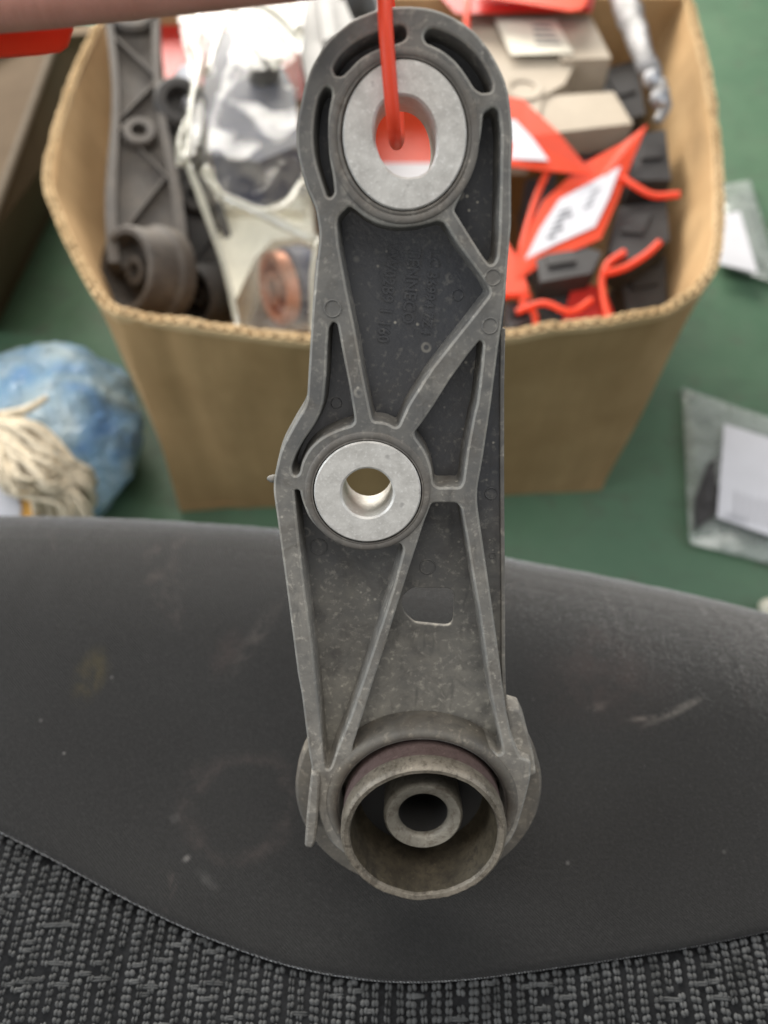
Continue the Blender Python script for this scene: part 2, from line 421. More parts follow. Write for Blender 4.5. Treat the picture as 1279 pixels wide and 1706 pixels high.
front = [(674,9),(718,13),(755,27),(793,53),(821,91),(840,128),(851,172),(854,219),(852,281),(851,375),(847,433),(842,490),(836,543),(830,580),(824,627),(818,674),(805,760),(793,826),(803,895),(814,972),(828,1068),(837,1140),(843,1186),(853,1230),(866,1262),(885,1268),(884,1295),(872,1345),(858,1390),(832,1424),(780,1452),(708,1462),(640,1452),(584,1430),(545,1400),(532,1360),(524,1310),(514,1252),(503,1163),(495,1120),(476,973),(462,867),(455,818),(458,786),(469,744),(490,706),(506,680),(511,665),(513,627),(519,518),(527,439),(532,393),(528,364),(524,344),(511,313),(499,275),(493,244),(494,203),(505,150),(521,103),(552,59),(589,30),(630,14)]
P = [
 [(553,113),(564,94),(586,73),(614,58),(643,47),(668,41),(677,47),(678,62),(668,70),(649,75),(621,84),(599,97),(581,116),(570,127),(557,126)],
 [(710,50),(721,46),(743,53),(768,67),(793,89),(811,116),(821,141),(819,153),(802,155),(790,147),(777,125),(758,100),(733,81),(709,71),(705,60)],
 [(541,144),(552,147),(553,160),(547,188),(546,225),(549,266),(555,297),(557,322),(550,330),(544,327),(535,300),(524,263),(521,225),(524,188),(530,160)],
 [(805,188),(821,178),(830,184),(835,219),(833,313),(831,393),(828,430),(822,440),(815,441),(804,427),(780,389),(757,352),(758,346),(771,319),(785,288),(796,256),(802,219)],
 [(563,361),(580,344),(588,346),(605,360),(630,374),(661,380),(696,377),(718,371),(730,368),(740,371),(761,405),(786,439),(805,464),(816,486),(814,493),(790,524),(755,568),(718,615),(680,674),(664,710),(658,712),(643,704),(621,702),(618,690),(605,627),(593,558),(577,480),(564,408),(561,374)],
 [(554,536),(562,540),(571,590),(582,646),(590,695),(590,703),(585,709),(564,715),(536,728),(514,748),(502,772),(499,788),(494,793),(487,791),(485,779),(492,758),(506,733),(523,709),(534,686),(539,668),(543,627),(545,580),(547,546)],
 [(799,567),(805,572),(802,611),(794,674),(789,691),(778,751),(771,804),(766,812),(729,812),(722,806),(719,779),(708,751),(691,728),(690,721),(704,703),(722,676),(749,633),(780,590)],
 [(490,816),(499,817),(503,835),(514,864),(536,888),(564,906),(595,915),(627,915),(655,907),(668,906),(672,916),(655,980),(631,1054),(609,1120),(592,1170),(582,1199),(564,1242),(552,1277),(546,1284),(541,1279),(537,1253),(530,1170),(520,1075),(509,994),(500,916),(493,853)],
 [(719,838),(760,838),(768,846),(777,895),(789,969),(799,1025),(809,1098),(820,1170),(834,1231),(838,1254),(832,1259),(808,1244),(768,1226),(719,1217),(676,1222),(635,1239),(601,1260),(590,1260),(586,1248),(604,1192),(622,1134),(640,1080),(662,1008),(687,930),(706,871)],
]
F2 = [p + Vector((noise.noise((p.x * 160, p.y * 160, 2)), noise.noise((p.x * 160, p.y * 160, 8)))) * 0.00022 for p in round_poly(L2s(front), 0.003)]
holes = [round_poly(L2s(p), 0.0011 if i == 5 else 0.0019) for i, p in enumerate(P)]
T_OUT = ellipse2(673, 226, 121, 143); T_IN = ellipse2(674, 225, 104, 126)
M_OUT = ellipse2(612, 818, 101, 95)
C_OUT = ellipse2(703, 1345, 140, 112)
bm = bmesh.new()
plate(bm, F2, holes + [ellipse2(673, 226, 112, 134), ellipse2(612, 818, 96, 90), C_OUT], 0.0, -0.0125, 0.0008, 0.0009, back=False, edge=1)
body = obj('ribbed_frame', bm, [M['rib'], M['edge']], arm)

WEBZ = -0.0115
webo = [(674,24),(718,28),(752,40),(790,66),(816,100),(836,140),(845,190),(848,240),(847,330),(845,420),(842,500),(837,550),(834,640),(833,780),(834,900),(835,1000),(836,1100),(839,1180)]
webo = L2s(webo, WEBZ) + L2s(front[23:], 0)
bm = bmesh.new()
slot = round_poly(L2s([(686,979),(757,980),(756,1012),(754,1044),(690,1038),(671,1020),(668,996)], WEBZ), 0.004, 6)
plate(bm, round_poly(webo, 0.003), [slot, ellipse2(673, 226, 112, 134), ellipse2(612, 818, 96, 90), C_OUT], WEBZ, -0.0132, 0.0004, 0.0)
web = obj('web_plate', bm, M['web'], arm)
sc0 = sum(slot, Vector((0, 0))) / len(slot)
# rear half of the frame, behind the web
bm = bmesh.new()
rear_o = round_poly(webo, 0.003)
nr = normals(ccw(rear_o)); rear_o = [p + n * 0.0012 for p, n in zip(ccw(rear_o), nr)]
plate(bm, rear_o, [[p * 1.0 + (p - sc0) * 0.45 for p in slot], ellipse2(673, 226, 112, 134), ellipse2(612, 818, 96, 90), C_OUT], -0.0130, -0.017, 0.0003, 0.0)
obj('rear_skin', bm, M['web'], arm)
# right hand lip along the web
bm = bmesh.new()
lip = [(838,548),(836,640),(836,780),(837,900),(838,1000),(838,1100),(841,1182)]
lo = L2s(lip, WEBZ); li = [p - Vector((0.0009, 0)) for p in lo]; lo = [p + Vector((0.0006, 0)) for p in lo]
plate(bm, lo + li[::-1], [], WEBZ + 0.0012, -0.0165, 0.0003, 0.0)
obj('edge_lip', bm, M['rib'], arm)

def lathe_loops(bm, loops, mat_of=None, closed=False, smooth=True):
    """loops: list of lists of (x,y,z) with the same count"""
    rs = [[bm.verts.new(p) for p in lp] for lp in loops]
    n = len(rs[0])
    for k, (a, b) in enumerate(zip(rs, rs[1:])):
        for i in range(n):
            j = (i + 1) % n
            f = bm.faces.new((a[i], a[j], b[j], b[i])); f.smooth = smooth
            if mat_of: f.material_index = mat_of[k]
    return rs
def scaled(loop, add):
    nr = normals(loop)
    return [p - n * add for p, n in zip(loop, nr)]     # outwards for ccw
def ringz(loop, z): return [(p.x, p.y, z) for p in loop]

# collars round the two bushings
def collar(name, out_loop, hole_loop, top):
    lp = ccw(out_loop); hl = ccw(hole_loop)
    bm = bmesh.new()
    w_ = 0.0
    seq = [(lp, 0.0010, -0.002), (lp, 0.0008, top - 0.0005), (lp, 0.0003, top - 0.0001), (lp, -0.0012, top), (lp, -0.0016, top - 0.0004), (lp, -0.0020, top),
           (hl, 0.0007, top), (hl, 0.0003, top - 0.0005), (hl, 0.0001, top - 0.004), (hl, -0.0012, top - 0.012)]
    lathe_loops(bm, [ringz(scaled(l, a), z) for l, a, z in seq])
    return obj(name, bm, M['collar'], arm, smooth=50)
collar('collar', T_OUT, T_IN, 0.0006)
collar('collar', M_OUT, ellipse2(612, 818, 90, 84.5), 0.0005)

def bushing(name, out_loop, hole_loop, top, depth, label):
    o_ = ccw(out_loop); h_ = ccw(hole_loop); n = len(o_)
    bm = bmesh.new()
    seq = [(scaled(o_, -0.0004), top - 0.014), (scaled(o_, -0.0002), top - 0.0006), (scaled(o_, -0.0007), top),
           (scaled(h_, 0.0008), top), (scaled(h_, 0.0001), top - 0.0007), (h_, top - depth), (scaled(h_, 0.005), top - depth)]
    lathe_loops(bm, [ringz(l, z) for l, z in seq])
    o = obj(name, bm, M['alloy'], arm, smooth=30); o['label'] = label
    return o
# slotted hole in the upper bushing: a slightly leaning stadium
def stadium(cx, cy, rx, ry, lean, n=72):
    out = []
    for i in range(n):
        a = 2 * math.pi * i / n
        c, s = math.cos(a), math.sin(a)
        k = (abs(c) ** 2.25 + abs(s) ** 2.25) ** (-1 / 2.25)
        x, y = c * k * rx, s * k * ry
        out.append(L2(cx + x - y * lean, cy - y))
    return out
bushing('bushing', ellipse2(674, 225, 104.5, 127), stadium(675, 228, 50, 67, 0.10), 0.0008, 0.027, 'oval aluminium bushing with a slotted hole')
mid_hole = ellipse2(612, 820, 42, 40)
bushing('bushing', ellipse2(612, 818, 90, 84.5), mid_hole, 0.0010, 0.024, 'round aluminium bushing with a round hole')

# ---- lower boss: flange drum, steel cup, rubber and inner sleeve
cc = (L2(703, 1345 - 112) + L2(703, 1345 + 112)) / 2          # cup axis on the front plane
rc = (L2(703 + 140, 1345) - L2(703 - 140, 1345)).x / 2
def circ(r, z, n=96, c=None, sy=1.0):
    c = c or cc
    return [(c.x + r * math.cos(2 * math.pi * i / n), c.y + sy * r * math.sin(2 * math.pi * i / n), z) for i in range(n)]
FZ = -0.013
fc = L2(697, 1318, FZ); fr_ = (L2(902, 1312, FZ) - L2(491, 1312, FZ)).x / 2
print('cup radius', rc, 'flange', fr_, 'height', base_w)
bm = bmesh.new()
lathe_loops(bm, [circ(rc * 1.0, FZ + 0.001, c=fc), circ(fr_ - 0.0035, FZ + 0.001, c=fc), circ(fr_ - 0.0012, FZ + 0.0006, c=fc), circ(fr_, FZ - 0.001, c=fc), circ(fr_, FZ - 0.006, c=fc), circ(fr_ - 0.001, FZ - 0.008, c=fc), circ(rc * 0.6, FZ - 0.008, c=fc)])
obj('flange', bm, M['boss'], arm, smooth=40)
bm = bmesh.new()
ring_o = ccw(ellipse2(703, 1335, 158, 119)); ring_i = ccw(ellipse2(703, 1342, 141, 113))
lathe_loops(bm, [ringz(scaled(ring_o, 0.0012), -0.011), ringz(scaled(ring_o, 0.0006), -0.0004), ringz(ring_o, 0.0012), ringz(scaled(ring_o, -0.0012), 0.0017), ringz(scaled(ring_i, 0.0008), 0.0015), ringz(ring_i, 0.0004), ringz(scaled(ring_i, -0.0003), -0.008)])
obj('boss_ring', bm, M['boss'], arm, smooth=50)
CL = 0.0150                                                  # the cup stands proud of the ring
r_rim = (L2(846, 1381, CL) - L2(566, 1381, CL)).x / 2
print('rim r', r_rim)
bm = bmesh.new()
rr = r_rim
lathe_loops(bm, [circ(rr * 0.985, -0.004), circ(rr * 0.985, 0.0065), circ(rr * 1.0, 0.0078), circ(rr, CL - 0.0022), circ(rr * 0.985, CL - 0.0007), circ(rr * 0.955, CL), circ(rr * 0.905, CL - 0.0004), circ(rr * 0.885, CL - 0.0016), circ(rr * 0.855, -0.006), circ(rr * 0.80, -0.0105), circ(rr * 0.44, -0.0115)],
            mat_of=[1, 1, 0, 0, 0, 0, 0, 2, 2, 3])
# dents along the worn rim
for v in bm.verts:
    if v.co.z > CL - 0.003:
        a = math.atan2(v.co.y - cc.y, v.co.x - cc.x)
        v.co.z += 0.0006 * noise.noise((math.cos(a) * 4, math.sin(a) * 4, 3)) + 0.0003 * noise.noise((math.cos(a) * 14, math.sin(a) * 14, 9))
cup = obj('steel_cup', bm, [M['cup'], M['cup_band'], M['cup_in'], M['rubber']], arm, smooth=45)
bm = bmesh.new()
ic = cc + Vector((0.0003, 0.0))
IZ = 0.0045
r_in = (L2(773, 1355, IZ) - L2(640, 1355, IZ)).x / 2; r_h = (L2(746, 1346, IZ) - L2(663, 1346, IZ)).x / 2
lathe_loops(bm, [circ(r_in * 0.97, -0.012, 64, ic), circ(r_in, IZ - 0.0025, 64, ic), circ(r_in * 0.985, IZ - 0.001, 64, ic), circ(r_in * 0.93, IZ, 64, ic), circ(r_h * 1.12, IZ - 0.0008, 64, ic), circ(r_h * 1.02, IZ - 0.002, 64, ic), circ(r_h * 1.0, IZ - 0.0034, 64, ic), circ(r_h * 0.98, -0.03, 64, ic)])
for f in bm.faces:
    if f.calc_center_median().z < IZ - 0.004 and (f.calc_center_median().xy - ic).length < r_h * 1.02: f.material_index = 1  # bore painted black as the shade in the hole
sl = obj('inner_sleeve', bm, [M['sleeve'], M['rubber']], cup, smooth=45)
bm = bmesh.new()
lathe_loops(bm, [circ(r_h * 1.05, -0.028, 48, ic), circ(r_h * 0.6, -0.029, 48, ic), circ(0.0002, -0.029, 48, ic)])
obj('hole_shade_disc', bm, M['rubber'], cup, smooth=60)  # added black disc, darkens the end of the sleeve hole

# left latch strip and the right ear
def bar(name, px, h0, h1, mat, bev=0.001):
    bm = bmesh.new()
    plate(bm, round_poly(L2s(px, h0), 0.0012), [], h0, h1, bev, 0.0002)
    return obj(name, bm, mat, arm)
bar('latch_strip', [(518,1290),(527,1289),(533,1298),(531,1345),(526,1402),(520,1414),(507,1411),(511,1352)], 0.0022, -0.010, M['rib'])
bar('side_ear', [(841,1184),(848,1179),(866,1184),(875,1204),(890,1262),(893,1290),(866,1300),(850,1240)], -0.004, -0.013, M['rib'])
# moulding nib on the left flank
bm = bmesh.new(); bmesh.ops.create_icosphere(bm, subdivisions=2, radius=0.0016)
p = L2(451, 803)
for v in bm.verts: v.co = Vector((v.co.x * 1.3 + p.x, v.co.y * 0.8 + p.y, v.co.z - 0.004)) + Vector((0.0005, 0.0004, 0)) * noise.noise(v.co * 900)
obj('moulding_nib', bm, M['rib'], arm, smooth=180)

# ejector pin marks
def pin(px, py, r, h):
    bm = bmesh.new(); c = L2(px, py, h); rad = (L2(px + r, py, h) - L2(px - r, py, h)).x / 2
    k = 32
    lathe_loops(bm, [circ(rad * s, z + h, k, c) for s, z in ((1.12, -0.0003), (1.06, 0.00022), (0.98, 0.0003), (0.90, 0.00022), (0.86, -0.0003))])
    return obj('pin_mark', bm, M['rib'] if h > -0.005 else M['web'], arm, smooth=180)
for a in ((554,514,14,0),(821,462,13,0),(816,543,13,0),(818,822,10,WEBZ),(531,911,14,WEBZ),(712,944,13,WEBZ),(700,648,12,WEBZ),(560,672,9,WEBZ),(820,925,5,WEBZ),(762,492,9,WEBZ)): pin(*a)

# raised lettering on the web, reading downwards
def lettering(txt, px, py, size, name, parent, mat, h, ang, depth=0.00035, width=1.0):
    cu = bpy.data.curves.new(name, 'FONT'); cu.body = txt; cu.size = size; cu.extrude = depth; cu.resolution_u = 2
    cu.space_character = 1.05; cu.offset = 0.00012
    o = bpy.data.objects.new(name, cu); col.objects.link(o)
    dg = bpy.context.evaluated_depsgraph_get()
    me = bpy.data.meshes.new_from_object(o.evaluated_get(dg)); bpy.data.objects.remove(o)
    me.name = name; me.materials.clear(); me.materials.append(mat)
    q = bpy.data.objects.new(name, me); col.objects.link(q); q.parent = parent
    p = L2(px, py, h); me.transform(Matrix.Translation((p.x, p.y, h + depth * 0.5)) @ Matrix.Rotation(R(ang), 4, 'Z') @ Matrix.Diagonal((width, 1, 1, 1)))
    return q
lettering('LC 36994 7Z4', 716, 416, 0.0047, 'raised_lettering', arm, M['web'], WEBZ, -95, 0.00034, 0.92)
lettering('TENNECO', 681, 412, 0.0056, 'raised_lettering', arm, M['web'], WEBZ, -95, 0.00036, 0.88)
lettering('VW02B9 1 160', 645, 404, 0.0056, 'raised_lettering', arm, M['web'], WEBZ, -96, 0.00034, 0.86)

# ================================================================== ORANGE HANG TAG (held) AND HAND
def tube(bm, pts, rad, seg=12, sub=6, flat=1.0):
    """smooth tube through pts (Catmull-Rom); rad may be a list"""
    P_ = [pts[0] * 2 - pts[1]] + list(pts) + [pts[-1] * 2 - pts[-2]]
    path = []; rads = []
    for i in range(1, len(P_) - 2):
        for k in range(sub):
            u = k / sub; a, b, c, d = P_[i - 1:i + 3]
            path.append(0.5 * ((2 * b) + (c - a) * u + (2 * a - 5 * b + 4 * c - d) * u * u + (3 * b - a - 3 * c + d) * u ** 3))
            r0 = rad[i - 1] if hasattr(rad, '__len__') else rad; r1 = rad[i] if hasattr(rad, '__len__') else rad
            rads.append(r0 * (1 - u) + r1 * u)
    path.append(pts[-1]); rads.append(rad[-1] if hasattr(rad, '__len__') else rad)
    prev = None; up = None
    for i, p in enumerate(path):
        t = (path[min(i + 1, len(path) - 1)] - path[max(i - 1, 0)]).normalized()
        if up is None: up = t.orthogonal().normalized()
        up = (up - t * up.dot(t)).normalized(); sd = t.cross(up)
        ring = [bm.verts.new(p + (up * math.cos(a) + sd * math.sin(a) * flat) * rads[i]) for a in [2 * math.pi * j / seg for j in range(seg)]]
        if prev:
            for j in range(seg):
                k = (j + 1) % seg; f = bm.faces.new((prev[j], prev[k], ring[k], ring[j])); f.smooth = True
        else: bm.faces.new(ring[::-1])
        prev = ring
    bm.faces.new(prev)
def sheet(bm, pts, thick, n=None):
    """flat-ish card from an outline of world points, with thickness"""
    pts = [Vector(p) for p in pts]
    c = sum(pts, Vector()) / len(pts)
    nn = Vector()
    for i in range(len(pts)): nn += (pts[i - 1] - c).cross(pts[i] - c)
    nn.normalize()
    if nn.dot(CAM - c) < 0: nn = -nn
    a = [bm.verts.new(p + nn * thick / 2) for p in pts]; b = [bm.verts.new(p - nn * thick / 2) for p in pts]
    ca = bm.verts.new(c + nn * thick / 2); cb = bm.verts.new(c - nn * thick / 2)
    for i in range(len(pts)):
        bm.faces.new((a[i - 1], a[i], ca)); bm.faces.new((b[i], b[i - 1], cb)); bm.faces.new((a[i - 1], b[i - 1], b[i], a[i]))
    return nn
def Zp(py, h=0.0): return (D0 - h) / ray(640, py).dot(NB)

ht = empty('hang_tag', at_d(60, 70, 0.213), 'glossy orange tag pinched under the finger, its tie threaded through the oval bushing', 'tag')
bm = bmesh.new()
sheet(bm, [at_d(x, y, 0.2135) for x, y in [(-260,-70),(-60,-80),(100,-60),(121,20),(121,48),(112,76),(98,86),(60,91),(0,95),(-260,108)]], 0.0012)
bbox_bevel(bm, 0.0003, 1)
obj('tag_card', bm, M['orange'], ht, world=True)
bm = bmesh.new()
pts = [at_d(105, -30, .2125), at_d(350, -62, .2125), at_d(560, -84, .2115), at_d(626, -75, .211), at_d(639, -25, .2105), at_d(642, 40, .2115), at_d(648, 120, .2150), at_d(654, 190, .2200), at_d(657, 222, .2255), at_d(659, 236, .2340), at_d(661, 238, .2440)]
pts += [at_d(664, 225, .2560), at_d(662, 170, .2615), at_d(655, 80, .2560), at_d(645, -10, .2460), at_d(628, -90, .2310), at_d(600, -120, .222)]
tube(bm, pts, 0.00205, 14, 8)
obj('tag_tie', bm, M['orange'], ht, world=True, smooth=60)

def skinned(name, joints, edges, mat, root):
    me = bpy.data.meshes.new(name)
    me.from_pydata([j[0] for j in joints], edges, [])
    o = bpy.data.objects.new(name, me); col.objects.link(o)
    m = o.modifiers.new('skin', 'SKIN'); m.use_smooth_shade = True; m.branch_smoothing = 0.4
    for i, j in enumerate(joints):
        o.data.skin_vertices[0].data[i].radius = (j[1], j[1])
        o.data.skin_vertices[0].data[i].use_root = (i == root)
    s = o.modifiers.new('sub', 'SUBSURF'); s.levels = 2; s.render_levels = 2
    dg = bpy.context.evaluated_depsgraph_get()
    m2 = bpy.data.meshes.new_from_object(o.evaluated_get(dg)); bpy.data.objects.remove(o)
    m2.materials.clear(); m2.materials.append(mat)
    for p in m2.polygons: p.use_smooth = True
    q = bpy.data.objects.new(name, m2); col.objects.link(q); return q
J = []; E = []
def chain(start, items):
    prev = start
    for (x, y, d, r) in items:
        J.append((at_d(x, y, d), r)); k = len(J) - 1
        if prev is not None: E.append((prev, k))
        prev = k
    return prev
wrist = chain(None, [(-1500, -420, 0.30, 0.027), (-1150, -330, 0.27, 0.025), (-900, -250, 0.25, 0.024)])
palm = chain(wrist, [(-700, -170, 0.235, 0.026), (-560, -110, 0.228, 0.022)])
chain(palm, [(-440, 8, 0.203, 0.0112), (-270, 2, 0.2005, 0.0103), (-80, -10, 0.2, 0.0102), (60, -16, 0.2, 0.0096), (180, -27, 0.2, 0.0093), (300, -38, 0.2, 0.0089), (430, -46, 0.2005, 0.0080), (540, -52, 0.201, 0.0070), (585, -54, 0.2015, 0.0055)])
chain(palm, [(-430, -60, 0.226, 0.0105), (-180, -75, 0.228, 0.0098), (20, -110, 0.226, 0.0092), (-40, -220, 0.22, 0.0085), (-180, -240, 0.217, 0.0075)])
chain(palm, [(-440, -100, 0.245, 0.010), (-220, -120, 0.247, 0.0092), (-60, -160, 0.245, 0.0086), (-120, -250, 0.236, 0.008), (-230, -262, 0.232, 0.007)])
chain(palm, [(-470, -140, 0.262, 0.009), (-300, -165, 0.263, 0.0082), (-170, -205, 0.26, 0.0076), (-220, -275, 0.252, 0.007), (-300, -282, 0.248, 0.0062)])
chain(palm - 1, [(-520, -290, 0.21, 0.0155), (-250, -300, 0.2, 0.0118), (60, -240, 0.2, 0.0105), (330, -170, 0.2025, 0.0100), (520, -140, 0.2055, 0.0080), (570, -132, 0.2065, 0.006)])
hand = skinned('hand', J, E, M['skin'], palm)
# move the origin to the wrist
wp = J[wrist][0].copy()
hand.data.transform(Matrix.Translation(-wp)); hand.location = wp
tag(hand, 'bare hand reaching in at the top edge, index finger and thumb pinching the orange tag', 'person')
bm = bmesh.new(); bmesh.ops.create_uvsphere(bm, u_segments=16, v_segments=10, radius=1)
nc = at_d(540, -95, 0.199)
for v in bm.verts: v.co = nc + RT * v.co.x * 0.0065 + UP * v.co.y * 0.0045 - FWD * v.co.z * 0.0012
obj('fingernail', bm, M['nail'], hand, world=True, smooth=180)

# ================================================================== SEAT
SZ = 0.568; RO = 0.115
sil = [(-300,870),(0,858),(180,861),(350,871),(460,881),(640,899),(840,926),(950,949),(1100,976),(1279,1020),(1600,1115)]
SP = []
for x, y in sil:
    q = at_z(x, y, SZ - RO * 0.515); SP.append((q.x, q.y - RO * 0.875))
def edge_y(x):
    for (x0, y0), (x1, y1) in zip(SP, SP[1:]):
        if x <= x1:
            return y0 + (y1 - y0) * (x - x0) / (x1 - x0)
    return SP[-1][1]
def edge_s(x): return sum(edge_y(x + k * 0.015) for k in (-2, -1, 0, 1, 2)) / 5
seam_px = [(-250,1262),(0,1388),(75,1426),(190,1490),(300,1545),(400,1585),(500,1617),(640,1638),(760,1636),(900,1617),(1040,1597),(1180,1574),(1279,1553),(1560,1480)]
SM = [at_z(x, y, SZ) for x, y in seam_px]
def seam_y0(x):
    if x <= SM[0].x: return SM[0].y
    for a, b in zip(SM, SM[1:]):
        if x <= b.x: return a.y + (b.y - a.y) * (x - a.x) / (b.x - a.x)
    return SM[-1].y
def seam_y(x): return sum(seam_y0(x + k * 0.006) for k in (-2, -1, 0, 1, 2)) / 5
seat = empty('seat_cushion', (0, 0.0, SZ - 0.2), 'charcoal fabric seat with a grey woven centre panel, below the mount arm', 'seat')
bm = bmesh.new()
NX = 110
rows = []
X0, X1 = -0.30, 0.30
tl = [0, .004, .012, .03, .07, .13, .22, .33, .45, .58, .7, .8, .88, .94, 1.0]
prof_n = len(tl) + 15
for i in range(NX + 1):
    x = X0 + (X1 - X0) * i / NX
    ys, ye = seam_y(x), edge_s(x)
    c = []
    c.append((x, ys - 0.0004, SZ - 0.010))
    for u in tl:
        y = ys + (ye - ys) * u
        d = y - ys
        z = SZ - 0.0012 * math.exp(-d / 0.0012)
        z += 0.0016 * noise.noise((x * 9, y * 9, 1)) * min(1, d / 0.03)
        c.append((x, y, z))
    for k in range(1, 15):
        a = R(k * 8)
        wob = 0.0009 * noise.noise((x * 140, a * 2, 4)) + 0.0016 * noise.noise((x * 22, a * 1.5, 7))
        c.append((x, ye + RO * math.sin(min(a, R(98))), SZ - RO * (1 - math.cos(a)) + wob + 0.0016 * noise.noise((x * 9, ye * 9, 1)) * max(0, 1 - k / 6)))
    c.append((x, ye + RO * 0.9, SZ - 0.2))
    rows.append([bm.verts.new(p) for p in c])
for a, b in zip(rows, rows[1:]):
    for k in range(len(a) - 1): bm.faces.new((a[k], b[k], b[k + 1], a[k + 1]))
obj('seat_border', bm, M['fabric'], seat, smooth=180, world=True, recalc=True)
# woven centre: dark ground + raised yarn nubs
bm = bmesh.new(); rows = []
for i in range(NX + 1):
    x = X0 + (X1 - X0) * i / NX; ys = seam_y(x)
    rows.append([bm.verts.new((x, y, SZ - 0.0026 - (0.004 if k == 0 else 0) + 0.0012 * noise.noise((x * 9, y * 9, 1)))) for k, y in enumerate((ys + 0.0006, ys - 0.004, ys - 0.03, ys - 0.07, ys - 0.12, ys - 0.2))])
for a, b in zip(rows, rows[1:]):
    for k in range(len(a) - 1): bm.faces.new((a[k], b[k], b[k + 1], a[k + 1]))
obj('panel_ground', bm, M['weave_base'], seat, smooth=180, world=True)
rnd = random.Random(5)
vs, fs = [], []
ph = [2 * math.pi * j / 7 for j in range(7)]
def nub(cx, cy, w_, l_, h_):
    b = len(vs); z = SZ - 0.0030
    sk = rnd.uniform(-0.15, 0.15)
    for s, hz in ((1.0, 0.0), (0.82, 0.62), (0.42, 0.95)):
        for a in ph:
            x = math.cos(a) * w_ * s; y = math.sin(a) * l_ * s
            vs.append((cx + x + y * sk, cy + y + x * sk * 0.5, z + hz * h_))
    vs.append((cx, cy, z + h_))
    for r_ in range(2):
        for j in range(7):
            k = (j + 1) % 7; fs.append((b + r_ * 7 + j, b + r_ * 7 + k, b + r_ * 7 + 7 + k, b + r_ * 7 + 7 + j))
    for j in range(7): fs.append((b + 14 + j, b + 14 + (j + 1) % 7, b + 21))
x = -0.235
PY = 0.0029
while x < 0.245:
    cw = rnd.choice((0.0015, 0.0018, 0.0021)); gap = rnd.choice((0.0012, 0.0016, 0.0022))
    x += cw
    y = seam_y(x) - 0.0015 - rnd.uniform(0, 0.001)
    while y > seam_y(x) - 0.125:
        xx = x + 0.0012 * math.sin(y * 40 + x * 9) + rnd.uniform(-0.00022, 0.00022) + (seam_y(x) - y) * 0.065 * x / 0.24
        if rnd.random() < 0.03: y -= PY; continue
        jl = rnd.uniform(0.82, 1.22); sl_ = rnd.uniform(-0.0003, 0.0003)
        nub(xx - cw * 0.46, y + sl_, cw * 0.60 * jl, PY * 0.52, 0.0015 * rnd.uniform(0.8, 1.15))
        nub(xx + cw * 0.46, y - sl_, cw * 0.60 * jl, PY * 0.52, 0.0015 * rnd.uniform(0.8, 1.15))
        if rnd.random() < 0.07:
            n_ = rnd.choice((1, 1, 2))
            wl = (cw + gap * 0.5) * (1.0 if n_ == 1 else 1.9)
            for q_ in range(2):
                nub(xx + wl * 1.0, y + 0.0004 - 0.0008 * q_, wl * 1.05, PY * 0.24, 0.0014)
        y -= PY * rnd.uniform(0.95, 1.05)
    x += cw + gap
me = bpy.data.meshes.new('woven_yarn'); me.from_pydata(vs, [], fs)
for p in me.polygons: p.use_smooth = True
M['weave'].node_tree.nodes['Principled BSDF'].inputs['Specular IOR Level'].default_value = 0.15
me.materials.append(M['weave'])
yarn = bpy.data.objects.new('woven_yarn', me); col.objects.link(yarn); inv_parent(yarn, seat); yarn['kind'] = 'stuff'

# ================================================================== CARDBOARD BOX
BH = 0.367
rim_px = [(172,-6),(165,30),(118,130),(74,282),(94,370),(135,456),(164,503),(195,529),(260,538),(330,549),(420,561),(520,573),(680,574),(840,566),(920,551),(1000,543),(1100,525),(1163,491),(1196,440),(1205,350),(1195,200),(1178,100),(1150,-6)]
rim = [at_z(x, y, BH) for x, y in rim_px]
fl, frt = at_z(301, 852, 0.0), at_z(1001, 818, 0.0)
bl, brt = Vector((-0.30, 1.17, 0)), Vector((0.33, 1.17, 0))
baseps = []
for i in range(len(rim)):
    if i <= 6: u = i / 6; baseps.append(bl.lerp(fl, min(1, u * 0.97)))
    elif i <= 17: u = (i - 7) / 10.0; baseps.append(fl.lerp(frt, u))
    else: u = (i - 17) / 5.0; baseps.append(frt.lerp(brt, u))
def resample(pairs, k):
    out = []
    n = len(pairs)
    for i in range(n - 1):
        for j in range(k):
            u = j / k
            def cr(t):
                a, b, c, d = (pairs[max(i - 1, 0)][t], pairs[i][t], pairs[i + 1][t], pairs[min(i + 2, n - 1)][t])
                if i in (7, 17): a = b * 2 - c
                if i + 1 in (7, 17): d = c * 2 - b
                return 0.5 * ((2 * b) + (c - a) * u + (2 * a - 5 * b + 4 * c - d) * u * u + (3 * b - a - 3 * c + d) * u ** 3)
            out.append((cr(0), pairs[i][1].lerp(pairs[i + 1][1], u)))
    out.append(pairs[-1]); return out
K = 8
prs = resample(list(zip(rim, baseps)), K)
box = empty('cardboard_box', (0.0, 0.85, 0), 'large open brown cardboard box full of used parts, on the green floor', 'cardboard box')
TW = 0.0095
def inward(k):
    a = prs[max(k - 1, 0)][0]; b = prs[min(k + 1, len(prs) - 1)][0]
    t = (b - a); t.z = 0; t.normalize(); return Vector((-t.y, t.x, 0))
